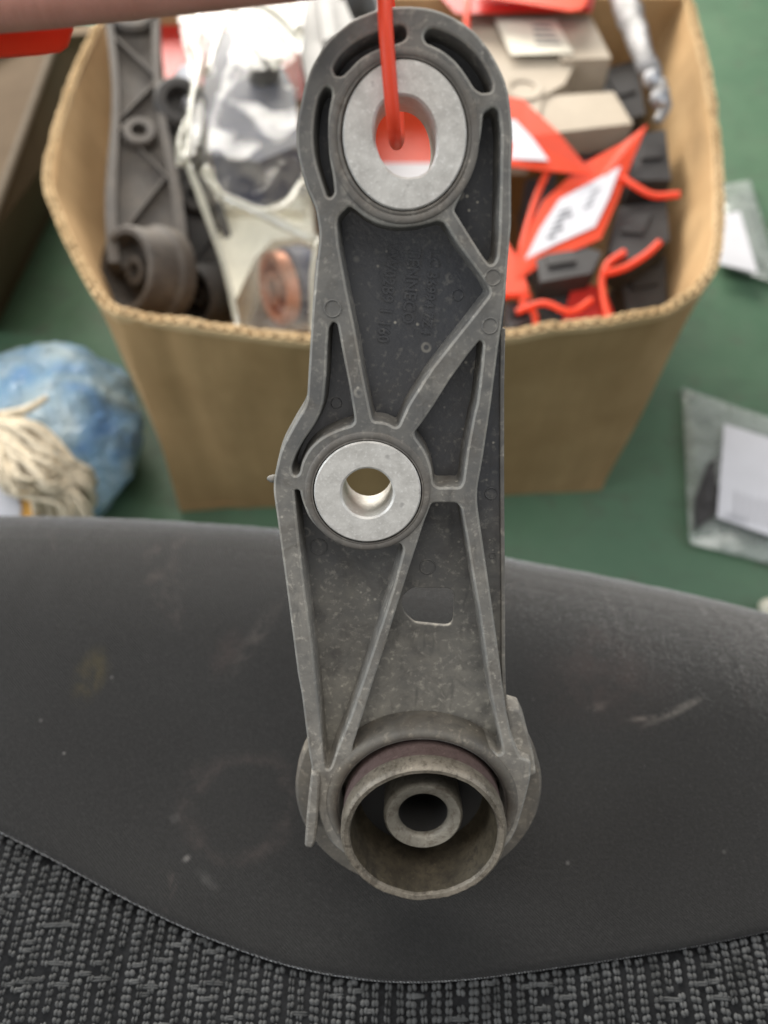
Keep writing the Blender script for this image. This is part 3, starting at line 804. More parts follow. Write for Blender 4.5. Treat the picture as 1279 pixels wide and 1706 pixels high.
def wall(name, k0, k1):
    bm = bmesh.new(); NR = 14; o_, i_ = [], []
    for k in range(k0, k1 + 1):
        rp, bp = prs[k]; inn = inward(k); co, ci_ = [], []
        for r_ in range(NR + 1):
            u = r_ / NR
            p = bp.lerp(rp, u)
            p = p + inn * (0.006 * noise.noise((p.x * 7, p.y * 7, p.z * 3)) * math.sin(u * math.pi) + 0.002 * noise.noise((p.x * 30, p.y * 30, p.z * 6)))
            for kc, wd, dp_ in ((7 * K + 9, 2.2, .0022), (8 * K + 13, 2.0, .0014), (14 * K + 5, 2.2, .0018), (15 * K + 6, 2.0, .0022), (16 * K + 4, 1.6, .002), (20 * K, 2.5, .004), (3 * K, 2.5, .004)):
                p = p + inn * (dp_ * math.exp(-((k - kc) / wd) ** 2) * (0.4 + 0.6 * u))
            if r_ == NR: p.z -= 0.0015
            co.append(bm.verts.new(p)); ci_.append(bm.verts.new(p + inn * TW + Vector((0, 0, 0 if r_ else 0.004))))
        o_.append(co); i_.append(ci_)
    for g, fl_ in ((o_, 0), (i_, 1)):
        for a, b in zip(g, g[1:]):
            for r_ in range(NR):
                q = (a[r_], b[r_], b[r_ + 1], a[r_ + 1]); bm.faces.new(q if not fl_ else q[::-1])
    for k in range(len(o_) - 1):
        bm.faces.new((o_[k][0], i_[k][0], i_[k + 1][0], o_[k + 1][0]))
        bm.faces.new((o_[k][NR], o_[k + 1][NR], i_[k + 1][NR], i_[k][NR]))
    for k in (0, -1):
        for r_ in range(NR): bm.faces.new((o_[k][r_], o_[k][r_ + 1], i_[k][r_ + 1], i_[k][r_]))
    return obj(name, bm, M['card'], box, smooth=40, world=True)
wall('side_panel', 0, 6 * K + 4)
wall('front_panel', 6 * K + 4, 17 * K)
wall('side_panel', 17 * K, len(prs) - 1)
# back panel and bottom
a, b = prs[0], prs[-1]
bm = bmesh.new()
for pts in (([a[1], b[1], b[0], a[0]],)): sheet(bm, pts, TW)
obj('back_panel', bm, M['card'], box, world=True)
bm = bmesh.new(); sheet(bm, [p[1] + Vector((0, 0, 0.012)) for p in prs[::4]], 0.004); obj('bottom_panel', bm, M['card'], box, world=True)
# corrugated cut edge: two liners with a wavy medium between them
bm = bmesh.new()
dist = 0; prevp = None; med = []
fine = []
for k in range(len(prs) - 1):
    n_ = max(2, int((prs[k + 1][0] - prs[k][0]).length / 0.0013))
    for j in range(n_):
        u = j / n_; fine.append((prs[k][0].lerp(prs[k + 1][0], u), inward(k).lerp(inward(k + 1), u)))
rg = random.Random(3)
lin = {0: [], 1: [], 2: []}
for p, inn in fine:
    if prevp is not None: dist += (p - prevp).length
    prevp = p
    wv = 0.5 + (0.27 + 0.25 * noise.noise((dist * 23, 4, 0))) * math.sin(dist * 2 * math.pi / 0.0135 + 5 * noise.noise((dist * 9, 0, 0)))
    rag = 0.0045 * noise.noise((dist * 28, 1, 0)) + 0.0018 * noise.noise((dist * 190, 2, 0))
    for t, (w0, w1) in {0: (-0.0006, 0.001), 1: (TW - 0.001, TW + 0.0006), 2: (wv * TW - 0.0013, wv * TW + 0.0013)}.items():
        top = 0.0025 + rag + (0.0022 if t == 2 else 0) + 0.0015 * noise.noise((dist * 90, t * 3, 5))
        lin[t].append([bm.verts.new(p + inn * w0 + Vector((0, 0, -0.006))), bm.verts.new(p + inn * w0 + Vector((0, 0, top))), bm.verts.new(p + inn * w1 + Vector((0, 0, top))), bm.verts.new(p + inn * w1 + Vector((0, 0, -0.006)))])
for t in lin:
    for a, b in zip(lin[t], lin[t][1:]):
        for c in range(3): bm.faces.new((a[c], a[c + 1], b[c + 1], b[c]))
o = obj('corrugated_edge', bm, M['card_edge'], box, world=True); o['kind'] = 'stuff'

# ================================================================== THINGS IN THE BOX
def prism(bm, top, vec):
    top = [Vector(p) for p in top]
    a = [bm.verts.new(p) for p in top]; b = [bm.verts.new(p + Vector(vec)) for p in top]
    bm.faces.new(a); bm.faces.new(b[::-1])
    for i in range(len(a)): bm.faces.new((a[i], a[i - 1], b[i - 1], b[i]))
def pz(pts, z): return [at_z(x, y, z) for x, y in pts]

M['old'] = dirty_plastic('old_mount_plastic', (0.06, 0.052, 0.046), (0.2, 0.17, 0.135), 0.45, 0.3, 0.6)
M['old_shaded'] = dirty_plastic('shaded_mount_plastic', (0.03, 0.028, 0.027), (0.12, 0.105, 0.09), 0.35, 0.2, 0.6)  # same plastic as the other arm, box shadow painted into the colour
def old_arm(head, foot, side, wid, cup_r, mats, label):
    """used mount arm lying in the box: tapering ribbed beam, eye at the head, cup at the foot"""
    ax = (head - foot); ln = ax.length; ax.normalize()
    sd = (side - ax * side.dot(ax)).normalized(); nn = ax.cross(sd).normalized()
    if nn.dot(CAM - foot) < 0: nn = -nn; 
    root = empty('used_mount_arm', foot, label, 'mount arm')
    def pt(u, s, h): return foot + ax * (u * ln) + sd * s + nn * h
    bm = bmesh.new()
    for s0, s1, h0, h1 in ((-wid, -wid * 0.72, -0.012, 0.016), (wid * 0.72, wid, -0.012, 0.016), (-wid * 0.74, wid * 0.74, -0.008, 0.004)):
        st = []
        for k in range(13):
            u = 0.06 + k / 12 * 0.94; wv = 1.0 - 0.28 * u + 0.12 * math.sin(u * 7)
            st.append([bm.verts.new(pt(u, s * wv, h)) for s, h in ((s0, h0), (s1, h0), (s1, h1), (s0, h1))])
        for a, b in zip(st, st[1:]):
            for c in range(4): bm.faces.new((a[c], a[(c + 1) % 4], b[(c + 1) % 4], b[c]))
        bm.faces.new(st[0]); bm.faces.new(st[-1][::-1])
    obj('beam', bm, mats, root, world=True)
    for u0, u1, sg in ((0.15, 0.35, 1), (0.35, 0.55, -1), (0.55, 0.72, 1), (0.72, 0.9, -1)):
        bm = bmesh.new(); w_ = wid * 0.7; e = 0.012
        prism(bm, [pt(u0, -w_ * sg, 0.014), pt(u0 + e, -w_ * sg, 0.014), pt(u1 + e, w_ * sg * 0.85, 0.014), pt(u1, w_ * sg * 0.85, 0.014)], nn * -0.012)
        obj('rib', bm, mats, root, world=True)
    def drum(name, c, axis, prof, mat):
        bm = bmesh.new(); axis = axis.normalized(); e1 = axis.orthogonal().normalized(); e2 = axis.cross(e1)
        lathe_loops(bm, [[c + axis * z + (e1 * math.cos(t) + e2 * math.sin(t)) * r_ for t in [2 * math.pi * j / 40 for j in range(40)]] for r_, z in prof])
        return obj(name, bm, mat, root, world=True, smooth=40)
    caxis = (sd * -0.72 + nn * 0.62 - ax * 0.25)
    cr = cup_r
    drum('cup', pt(0.05, -wid * 0.1, 0.0), caxis, [(0.002, -0.03), (cr, -0.03), (cr * 1.02, -0.012), (cr * 0.92, -0.008), (cr * 0.9, 0.028), (cr * 0.86, 0.03), (cr * 0.74, 0.029), (cr * 0.70, 0.0), (cr * 0.3, -0.002), (cr * 0.3, 0.018), (cr * 0.17, 0.018), (cr * 0.17, -0.01), (0.001, -0.01)], mats)
    drum('eye', pt(0.52, 0, 0.0), nn, [(0.001, -0.008), (0.02, -0.008), (0.02, 0.018), (0.018, 0.02), (0.010, 0.02), (0.009, 0.006), (0.001, 0.006)], mats)
    drum('eye', pt(1.0, 0, 0.0), nn, [(0.001, -0.01), (0.032, -0.01), (0.032, 0.015), (0.028, 0.019), (0.018, 0.019), (0.016, 0.0), (0.001, 0.0)], mats)
    return root
old_arm(at_z(222, 35, 0.40), at_z(252, 478, 0.30), Vector((1, 0.05, -0.15)), 0.043, 0.054, M['old'], 'dusty brown grey used mount arm along the left wall of the box')
old_arm(at_z(300, 180, 0.36), at_z(352, 505, 0.24), Vector((1, 0.0, -0.3)), 0.036, 0.040, M['old_shaded'], 'used mount arm with shadow painted into its colour beside the clear bag')

# clear crumpled bag
def ridged(x, y, z):
    v = 0; a = 1; f = 1
    for _ in range(2):
        v += a * (1 - 2 * abs(noise.noise((x * f, y * f, z + f)))); a *= 0.55; f *= 1.9
    return v / 1.55
def bag_sheet(name, spans, zf, amp, freq, mat, parent, nu=60, nv=110, seed=0.0, bulge=0.0):
    bm = bmesh.new(); rows = []
    ys = [s[0] for s in spans]
    for j in range(nv + 1):
        y = ys[0] + (ys[-1] - ys[0]) * j / nv
        for a, b in zip(spans, spans[1:]):
            if y <= b[0] + 1e-6: break
        t = (y - a[0]) / (b[0] - a[0]); xl = a[1] + (b[1] - a[1]) * t; xr = a[2] + (b[2] - a[2]) * t
        row = []
        for i in range(nu + 1):
            u = i / nu; x = xl + (xr - xl) * u
            z = zf(y)
            p = at_z(x + 4 * noise.noise((x * .03, y * .03, seed)), y, z)
            n_ = ridged(p.x * freq, p.y * freq * 0.8, seed)
            p += (CAM - p).normalized() * (amp * n_ + bulge * math.sin(u * math.pi) * math.sin(math.pi * j / nv))
            row.append(bm.verts.new(p))
        rows.append(row)
    for a, b in zip(rows, rows[1:]):
        for i in range(nu): bm.faces.new((a[i], b[i], b[i + 1], a[i + 1]))
    return obj(name, bm, mat, parent, smooth=180, world=True)
cb = empty('clear_plastic_bag', at_z(430, 420, 0.22), 'crumpled clear plastic bag holding a copper ringed bushing in the big box', 'plastic bag')
spans = [(-30,285,508),(60,302,505),(110,312,500),(180,326,498),(265,308,510),(350,345,527),(450,372,526),(552,394,522)]
bag_sheet('bag_front', spans, lambda y: 0.405 - 0.05 * max(0, min(1, (y - 100) / 450)), 0.012, 10, M['film'], cb, seed=2.3, bulge=0.02)
bag_sheet('bag_back', [(y, a + 6, b - 4) for y, a, b in spans], lambda y: 0.355 - 0.13 * max(0, min(1, (y - 100) / 450)), 0.008, 5, M['film'], cb, 30, 50, seed=7.1)
# bunched neck folds at the top of the bag
for k, (pts, r_) in enumerate([([(312,20),(318,70),(330,110),(318,170),(312,240),(305,272)], .007), ([(380,10),(365,50),(352,95),(345,120)], .008), ([(395,8),(420,40),(445,80),(462,108)], .007), ([(430,5),(470,30),(496,55)], .008), ([(325,15),(330,50),(322,80)], .009), ([(340,282),(356,308),(368,330)], .006), ([(366,325),(440,358),(528,402)], .0055), ([(312,272),(338,340),(372,440),(397,545)], .0045), ([(300,270),(298,235),(310,200)], .006), ([(462,108),(480,90),(500,60)], .005), ([(505,300),(470,345),(430,352)], .006), ([(528,400),(520,470),(522,550)], .005)]):
    bm = bmesh.new(); tube(bm, [at_z(x, y, 0.425 - 0.06 * max(0, min(1, (y - 100) / 450))) for x, y in pts], [r_ * (0.8 + 0.4 * ((i * 7 + k) % 3) / 2) for i in range(len(pts))], 10, 6, 0.45)
    obj('bag_fold', bm, M['film_milky'], cb, smooth=180, world=True)

def lathe_obj(name, c, axis, prof, mat, parent, n=40, smooth=35, mat_of=None):
    bm = bmesh.new(); axis = Vector(axis).normalized(); e1 = axis.orthogonal().normalized(); e2 = axis.cross(e1)
    lathe_loops(bm, [[c + axis * z + (e1 * math.cos(t) + e2 * math.sin(t)) * r_ for t in [2 * math.pi * j / n for j in range(n)]] for r_, z in prof], mat_of)
    return obj(name, bm, mat, parent, world=True, smooth=smooth)
M['copper'] = simple('copper_ring', (0.45, 0.2, 0.12), 0.45, 0.6, 50)
M['blue_grey'] = simple('blue_grey_rubber', (0.06, 0.065, 0.1), 0.5, 0, 30)
M['grey'] = simple('grey_moulded_plastic', (0.2, 0.195, 0.185), 0.6, 0, 25, 0.12)
M['beige'] = simple('beige_housing', (0.36, 0.305, 0.235), 0.65, 0, 14, 0.1)
M['cream'] = simple('cream_plastic', (0.66, 0.63, 0.51), 0.55, 0, 14, 0.08)
M['black'] = simple('black_connector_plastic', (0.03, 0.028, 0.028), 0.5, 0, 40)
M['wrap'] = simple('grey_foil_wrap', (0.2, 0.195, 0.195), 0.38, 0.35, 45, 0.4, 0.6, 0.004)
M['steel'] = simple('dull_steel', (0.38, 0.38, 0.39), 0.4, 0.7, 30, 0.25)

cbu = at_z(480, 478, 0.315)
bu = empty('copper_bushing', cbu, 'rubber bushing with copper coloured rings showing through the clear bag', 'bushing')
lathe_obj('rubber_body', cbu, (-0.8, -0.45, 0.25), [(0.002, -0.03), (0.040, -0.03), (0.044, -0.02), (0.044, 0.0), (0.036, 0.004), (0.036, 0.012)], M['blue_grey'], bu)
lathe_obj('copper_ring', cbu, (-0.8, -0.45, 0.25), [(0.037, 0.004), (0.041, 0.006), (0.041, 0.018), (0.036, 0.020), (0.030, 0.018), (0.030, 0.006), (0.018, 0.006), (0.018, 0.020), (0.013, 0.020), (0.013, 0.0)], M['copper'], bu)
g = empty('blue_grey_mount', at_z(415, 190, 0.33), 'blue grey rubber mount inside the upper half of the clear bag', 'rubber mount')
bm = bmesh.new(); prism(bm, pz([(345,60),(430,40),(470,110),(490,150),(500,240),(430,270),(350,255),(338,160)], 0.365), (0, 0, -0.07)); bbox_bevel(bm, 0.012, 3); obj('mount_body', bm, M['blue_grey'], g, smooth=50, world=True)
lathe_obj('mount_stud', at_z(440, 130, 0.365), (0.1, 0, 1), [(0.001, 0.03), (0.016, 0.03), (0.02, 0.026), (0.02, -0.01)], M['black'], g)
g = empty('cream_housing', at_z(440, 360, 0.26), 'cream plastic housing inside the lower half of the clear bag', 'plastic housing')
bm = bmesh.new(); prism(bm, pz([(335,290),(420,275),(515,290),(522,395),(455,400),(425,430),(392,500),(370,430)], 0.285), (0, 0, -0.06)); bbox_bevel(bm, 0.01, 3); obj('housing_shell', bm, M['cream'], g, smooth=50, world=True)
bm = bmesh.new(); prism(bm, pz([(350,300),(500,300),(505,350),(365,345)], 0.30), (0, 0, -0.02)); bbox_bevel(bm, 0.006, 2); obj('raised_step', bm, M['cream'], g, smooth=50, world=True)

# white paper label slipped beside the bag
def card_thing(name, label, cat, outline, zs, thick, mat, stickers=(), group=None):
    """outline px with per-point heights or one height; stickers: (outline, mat)"""
    def P3(pts, dz=0):
        hs = zs if hasattr(zs, '__len__') else [zs] * len(pts)
        return [at_z(x, y, hs[i % len(hs)] + dz) for i, (x, y) in enumerate(pts)]
    pw = P3(outline); c = sum(pw, Vector()) / len(pw)
    root = empty(name, c, label, cat, group)
    bm = bmesh.new(); nn = sheet(bm, pw, thick); obj('card', bm, mat, root, world=True)
    # best fit plane for stickers
    for so, sm, prints in stickers:
        def onp(x, y, lift):
            r = ray(x, y); t = ((c + nn * lift) - CAM).dot(nn) / r.dot(nn); return CAM + r * t
        bm = bmesh.new(); sheet(bm, [onp(x, y, thick * 0.5 + 0.0012) for x, y in so], 0.0005); s = obj('sticker', bm, sm, root, world=True)
        for ln in prints:
            bm = bmesh.new(); sheet(bm, [onp(x, y, thick * 0.5 + 0.0020) for x, y in ln], 0.0003); obj('print_line', bm, M['ink'], s, world=True)
    return root
def lines(p0, p1, p2, p3, rows, cols=1, fill=0.45, seed=1, r0=0.12, r1=0.9):
    """quads of print inside a quad p0 p1 p2 p3 (px)"""
    rr_ = random.Random(seed); out = []
    def b(u, v):
        x0 = p0[0] + (p1[0] - p0[0]) * u; y0 = p0[1] + (p1[1] - p0[1]) * u; x1 = p3[0] + (p2[0] - p3[0]) * u; y1 = p3[1] + (p2[1] - p3[1]) * u
        return (x0 + (x1 - x0) * v, y0 + (y1 - y0) * v)
    for r_ in range(rows):
        v0 = r0 + (r1 - r0) * r_ / rows; v1 = v0 + (r1 - r0) / rows * fill
        e = rr_.uniform(0.55, 0.95)
        out.append([b(0.08, v0), b(e, v0), b(e, v1), b(0.08, v1)])
    return out
card_thing('paper_label', 'white paper label standing between the brown used arm and the clear bag', 'label',
           [(278,140),(300,112),(330,100),(332,225),(300,238),(284,200)], [0.36, 0.38, 0.39, 0.35, 0.34, 0.35], 0.001, M['white'],
           [([(282,142),(328,110),(329,222),(300,234),(287,200)], M['white'], lines((288,168), (324,160), (322,222), (296,228), 4, fill=0.35, seed=3))])
card_thing('red_tag', 'red tag card behind the neck of the clear bag', 'tag', [(262,20),(400,8),(510,40),(512,170),(420,150),(275,135)], [0.33], 0.0015, M['red'])

# grey moulded mount behind the arm's head
g = empty('grey_mount', at_z(560, 60, 0.33), 'grey moulded plastic mount behind the top of the mount arm', 'plastic mount')
bm = bmesh.new(); prism(bm, pz([(490,-30),(560,-30),(590,40),(600,130),(540,140),(500,70)], 0.385), (0, 0, -0.08)); bbox_bevel(bm, 0.006, 2); obj('mount_block', bm, M['grey'], g, smooth=50, world=True)
bm = bmesh.new(); prism(bm, pz([(525,-30),(545,-30),(560,60),(538,70)], 0.40), (0, 0, -0.02)); bbox_bevel(bm, 0.004, 2); obj('mount_rib', bm, M['grey'], g, smooth=50, world=True)
bm = bmesh.new(); prism(bm, pz([(498,75),(535,70),(545,130),(512,140)], 0.395), (0, 0, -0.03)); bbox_bevel(bm, 0.004, 2); obj('mount_foot', bm, M['grey'], g, smooth=50, world=True)
lathe_obj('mount_socket', at_z(598, 22, 0.37), (0.1, -0.3, 1), [(0.034, -0.04), (0.034, 0.008), (0.03, 0.012), (0.026, 0.01), (0.024, -0.03), (0.001, -0.03)], M['grey'], g)

# beige control module
g = empty('beige_module', at_z(930, 150, 0.30), 'stepped beige plastic control module with an ivory printed label', 'control module')
bm = bmesh.new(); prism(bm, pz([(770,22),(935,24),(962,98),(940,140),(905,160),(890,222),(790,222)], 0.346), (0, 0, -0.06)); bbox_bevel(bm, 0.008, 3); obj('body_block', bm, M['beige'], g, smooth=50, world=True)
bm = bmesh.new(); prism(bm, pz([(900,26),(984,28),(1018,97),(936,100)], 0.353), (0, 0, -0.05)); bbox_bevel(bm, 0.007, 3); obj('upper_housing', bm, M['beige'], g, smooth=50, world=True)
bm = bmesh.new(); prism(bm, pz([(880,162),(1022,153),(1054,206),(915,222)], 0.342), (0, 0, -0.035)); bbox_bevel(bm, 0.007, 3); obj('lower_housing', bm, M['beige'], g, smooth=50, world=True)
lathe_obj('round_recess', at_z(872, 150, 0.3465), (0, 0, 1), [(0.026, 0.0), (0.024, 0.003), (0.018, 0.002), (0.016, -0.004), (0.001, -0.004)], M['beige'], g)
lab = pz([(822,28),(926,34),(955,89),(851,92)], 0.3555)
bm = bmesh.new(); sheet(bm, lab, 0.0008); lb = obj('sticker', bm, M['ivory'], g, world=True)
for q in lines((882,36), (922,38), (944,84), (890,86), 4, fill=0.4, seed=5):
    bm = bmesh.new(); sheet(bm, pz(q, 0.3564), 0.0003); obj('print_line', bm, M['ink'], lb, world=True)

# steel bits under the module
g = empty('steel_clip', at_z(975, 240, 0.27), 'dull steel clip in shadow under the beige module', 'clip')
bm = bmesh.new(); prism(bm, pz([(930,225),(1030,218),(1040,262),(960,280)], 0.29), (0, 0, -0.03)); bbox_bevel(bm, 0.006, 2); obj('clip_body', bm, M['steel'], g, smooth=50, world=True)
lathe_obj('clip_boss', at_z(975, 250, 0.29), (0.1, -0.2, 1), [(0.001, 0.012), (0.014, 0.012), (0.016, 0.008), (0.016, -0.01)], M['steel'], g)

# orange tags
card_thing('orange_tag', 'bright orange tag with a white sticker just right of the mount arm', 'tag', [(780,150),(872,168),(930,222),(988,292),(900,284),(780,268)], [0.37, 0.372, 0.368, 0.35, 0.352, 0.36], 0.0015, M['orange'],
           [([(780,196),(858,200),(888,232),(914,268),(780,262)], M['white'], [])])
card_thing('orange_tag', 'orange tag seen through the slot of the oval bushing', 'tag', [(590,150),(790,140),(790,330),(590,325)], [0.25], 0.0015, M['orange'],
           [([(600,272),(780,272),(780,322),(600,318)], M['white'], [])])
ot = card_thing('orange_tag', 'orange tag with a slanted white sticker in the middle of the parts at right', 'tag', [(1078,208),(1036,240),(975,272),(905,335),(862,420),(858,470),(905,440),(1000,398),(1030,330),(1048,280)], [0.36, 0.352, 0.345, 0.335, 0.325, 0.32, 0.322, 0.328, 0.335, 0.345], 0.0015, M['orange'],
           [([(1034,277),(932,332),(900,380),(874,433),(930,405),(991,378),(1014,330)], M['white'], lines((935,345), (968,333), (926,408), (902,410), 5, fill=0.45, seed=8) + lines((985,318), (1012,302), (985,352), (962,362), 3, fill=0.3, seed=4))])
card_thing('red_tag', 'red tag card across the top of the box above the beige module', 'tag', [(700,-40),(1000,-40),(985,20),(880,20),(760,24)], [0.37], 0.0015, M['red'])
card_thing('orange_tag', 'pale orange tag corner with a rounded end at the top of the frame', 'tag', [(800,-40),(985,-40),(976,6),(968,16),(950,19),(800,-6)], [0.385], 0.0015, M['orange'])
card_thing('red_tag', 'dark red tag folded low in the right of the box', 'tag', [(955,470),(1005,480),(1032,545),(990,560),(930,555)], [0.30], 0.0015, M['red'])
card_thing('orange_tag', 'small orange tag lying against the right edge of the mount arm', 'tag', [(838,395),(862,430),(880,482),(855,495),(835,500)], [0.32], 0.0015, M['orange'])
def strap(label, pts, r_, mat):
    bm = bmesh.new(); P3 = [at_z(x, y, z) for x, y, z in pts]
    c = P3[0]; tube(bm, [p - c for p in P3], r_, 10, 6)
    o = obj('orange_tie', bm, mat, None, smooth=60); o.location = c; tag(o, label, 'cable tie', 'orange plastic ties among the parts'); return o
strap('orange tie curving from the slanted tag to the right wall of the box', [(1035,295,.345),(1060,312,.345),(1090,326,.345),(1132,324,.35)], 0.0042, M['orange'])
strap('orange tie hanging straight down left of the slanted sticker', [(912,285,.345),(893,330,.335),(872,400,.325),(866,430,.32)], 0.0042, M['orange'])
strap('orange tie bent down past the black connector to the bottom front', [(1040,420,.325),(1012,440,.32),(1002,470,.315),(1010,520,.31),(1022,548,.31)], 0.0042, M['orange'])
strap('orange tie rising diagonally toward the right wall of the box', [(1006,456,.325),(1040,446,.325),(1075,425,.33),(1098,404,.335)], 0.0042, M['orange'])
strap('thin orange tie curled at the foot of the mount arm edge', [(838,492,.325),(880,492,.322),(868,505,.32),(888,520,.318),(893,545,.315)], 0.0036, M['orange'])
strap('orange tie standing in front of the beige module label', [(780,-20,.40),(778,20,.395),(776,60,.385)], 0.0042, M['orange'])

# black connectors
def connector(pts, z, h, label, holes=3):
    P3 = pz(pts, z); c = sum(P3, Vector()) / len(P3)
    root = empty('black_connector', c + Vector((0, 0, -h)), label, 'connector', 'black connectors in the box')
    bm = bmesh.new(); prism(bm, P3, (0, 0, -h)); bbox_bevel(bm, 0.003, 2); obj('shell', bm, M['black'], root, smooth=50, world=True)
    e0 = P3[0].lerp(P3[1], 0.2); e1 = P3[0].lerp(P3[1], 0.8); f0 = P3[-1].lerp(P3[-2], 0.2); f1 = P3[-1].lerp(P3[-2], 0.8)
    bm = bmesh.new(); prism(bm, [a + Vector((0, 0, 0.004)) for a in (e0.lerp(f0, .25), e1.lerp(f1, .25), e1.lerp(f1, .6), e0.lerp(f0, .6))], (0, 0, -0.006)); bbox_bevel(bm, 0.001, 1); obj('latch', bm, M['black'], root, world=True)
connector([(890,418),(960,408),(1002,420),(985,455),(900,470)], 0.325, 0.035, 'square black connector with a lit top below the slanted sticker')
connector([(1062,225),(1108,215),(1118,300),(1050,300)], 0.335, 0.07, 'tall black connector under the end of the silver harness')
connector([(1030,345),(1110,335),(1115,400),(1060,435),(1015,420)], 0.315, 0.05, 'wide black connector against the right wall between two orange ties')
connector([(840,505),(885,500),(890,535),(845,548)], 0.31, 0.04, 'small dark connector in the front corner beside the mount arm')
connector([(985,120),(1060,100),(1075,190),(1040,200)], 0.31, 0.08, 'dark connector in the shadow right of the beige module')

connector([(1030,440),(1108,425),(1110,505),(1045,522)], 0.275, 0.06, 'matt black connector low in the right rear, under the diagonal orange tie')
connector([(875,300),(925,290),(930,400),(880,420)], 0.29, 0.06, 'dark connector hidden in the shade behind the hanging orange tie')
connector([(900,480),(965,470),(960,545),(905,552)], 0.29, 0.05, 'dark connector at the box front, left of the folded dark red tag')
strap('orange tie looping along the front of the box over the dark connector', [(860,520,.32),(905,505,.33),(950,520,.33),(985,500,.325)], 0.0036, M['orange'])
# silver wrapped harness
g = empty('silver_harness', at_z(1075, 100, 0.36), 'silver grey wrapped cable harness down the right side of the box', 'harness')
bm = bmesh.new()
hp = [(1030,-20,.40),(1045,20,.40),(1058,60,.395),(1072,105,.39),(1090,135,.38),(1098,160,.375),(1104,185,.365),(1092,208,.355)]
tube(bm, [at_z(x, y, z) for x, y, z in hp], [.017, .018, .015, .013, .010, .011, .009, .006], 16, 10, 0.6)
for v in bm.verts: v.co += Vector((0.3, 0.5, 0.8)) * (0.005 * ridged(v.co.x * 30, v.co.y * 30, 3) + 0.002 * noise.noise(v.co * 160))
obj('wrapped_sleeve', bm, M['wrap'], g, smooth=180, world=True)
for k, (x, y, z) in enumerate(((1086,132,.394), (1098,165,.386))):
    lathe_obj('metal_crimp', at_z(x, y, z), (0.4, -0.6, 0.7), [(0.001, 0.009), (0.007, 0.008), (0.011, 0.003), (0.011, -0.004)], M['steel'], g, 20)

# ================================================================== LEFT OF THE BOX
# dark brown carton
ca0, ca1 = at_z(96, 60, 0.30), at_z(-40, 440, 0.30)
bt0, bt1 = at_z(240, 50, 0.0), at_z(-10, 552, 0.0)
g = empty('dark_carton', (bt0 + bt1) / 2, 'dark brown open carton in shadow at the far left', 'cardboard box')
bm = bmesh.new()
dw = Vector((-0.006, -0.002, 0))
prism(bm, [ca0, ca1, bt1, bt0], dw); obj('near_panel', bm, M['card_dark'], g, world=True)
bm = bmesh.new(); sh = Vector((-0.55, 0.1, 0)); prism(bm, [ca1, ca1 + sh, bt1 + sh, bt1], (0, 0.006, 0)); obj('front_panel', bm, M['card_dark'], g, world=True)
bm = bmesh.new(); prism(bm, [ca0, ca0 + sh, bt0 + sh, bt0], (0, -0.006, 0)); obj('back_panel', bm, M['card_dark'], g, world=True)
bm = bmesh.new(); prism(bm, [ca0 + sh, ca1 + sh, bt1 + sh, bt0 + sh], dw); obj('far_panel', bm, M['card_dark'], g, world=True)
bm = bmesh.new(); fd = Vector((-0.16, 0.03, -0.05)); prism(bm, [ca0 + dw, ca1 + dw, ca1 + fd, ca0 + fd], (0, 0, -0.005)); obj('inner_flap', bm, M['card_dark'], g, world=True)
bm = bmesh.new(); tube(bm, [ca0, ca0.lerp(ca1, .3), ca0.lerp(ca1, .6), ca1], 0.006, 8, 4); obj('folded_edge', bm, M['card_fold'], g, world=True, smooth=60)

# blue plastic bag
bc = at_z(85, 735, 0.09)
g = empty('blue_bag', Vector((bc.x, bc.y, 0)), 'shiny blue and white plastic bag slumped on the floor left of the box', 'plastic bag')
bm = bmesh.new(); bmesh.ops.create_icosphere(bm, subdivisions=5, radius=1)
for v in bm.verts:
    d = v.co.copy()
    k = 1 + 0.11 * ridged(d.x * 1.5, d.y * 1.5, d.z * 1.0 + 4) + 0.06 * ridged(d.x * 4, d.y * 3, d.z * 1.5) + 0.025 * ridged(d.x * 9, d.y * 7, d.z * 3)
    v.co = Vector((bc.x + d.x * 0.118 * k - 0.012, bc.y + d.y * 0.13 * k + 0.01, max(0.002, 0.085 + d.z * 0.095 * k)))
t = NT('crinkled_blue_plastic')
cc_ = t.ramp(t.noise(9, 2, 0.5, None, 0.8), [(0.30, (0.07, 0.21, 0.52)), (0.42, (0.2, 0.34, 0.48)), (0.55, (0.36, 0.45, 0.48)), (0.75, (0.2, 0.25, 0.25))])
t.set(**{'Base Color': cc_, 'Roughness': 0.16}); t.p.inputs['Subsurface Weight'].default_value = 0.2; t.p.inputs['Subsurface Radius'].default_value = (.01, .01, .02)
t.bump(t.noise(28, 4, 0.6, t.coord((1, 1, 0.4)), 1.6), 0.9, 0.016); M['bluebag'] = t.m
obj('bag_skin', bm, M['bluebag'], g, smooth=180, world=True)
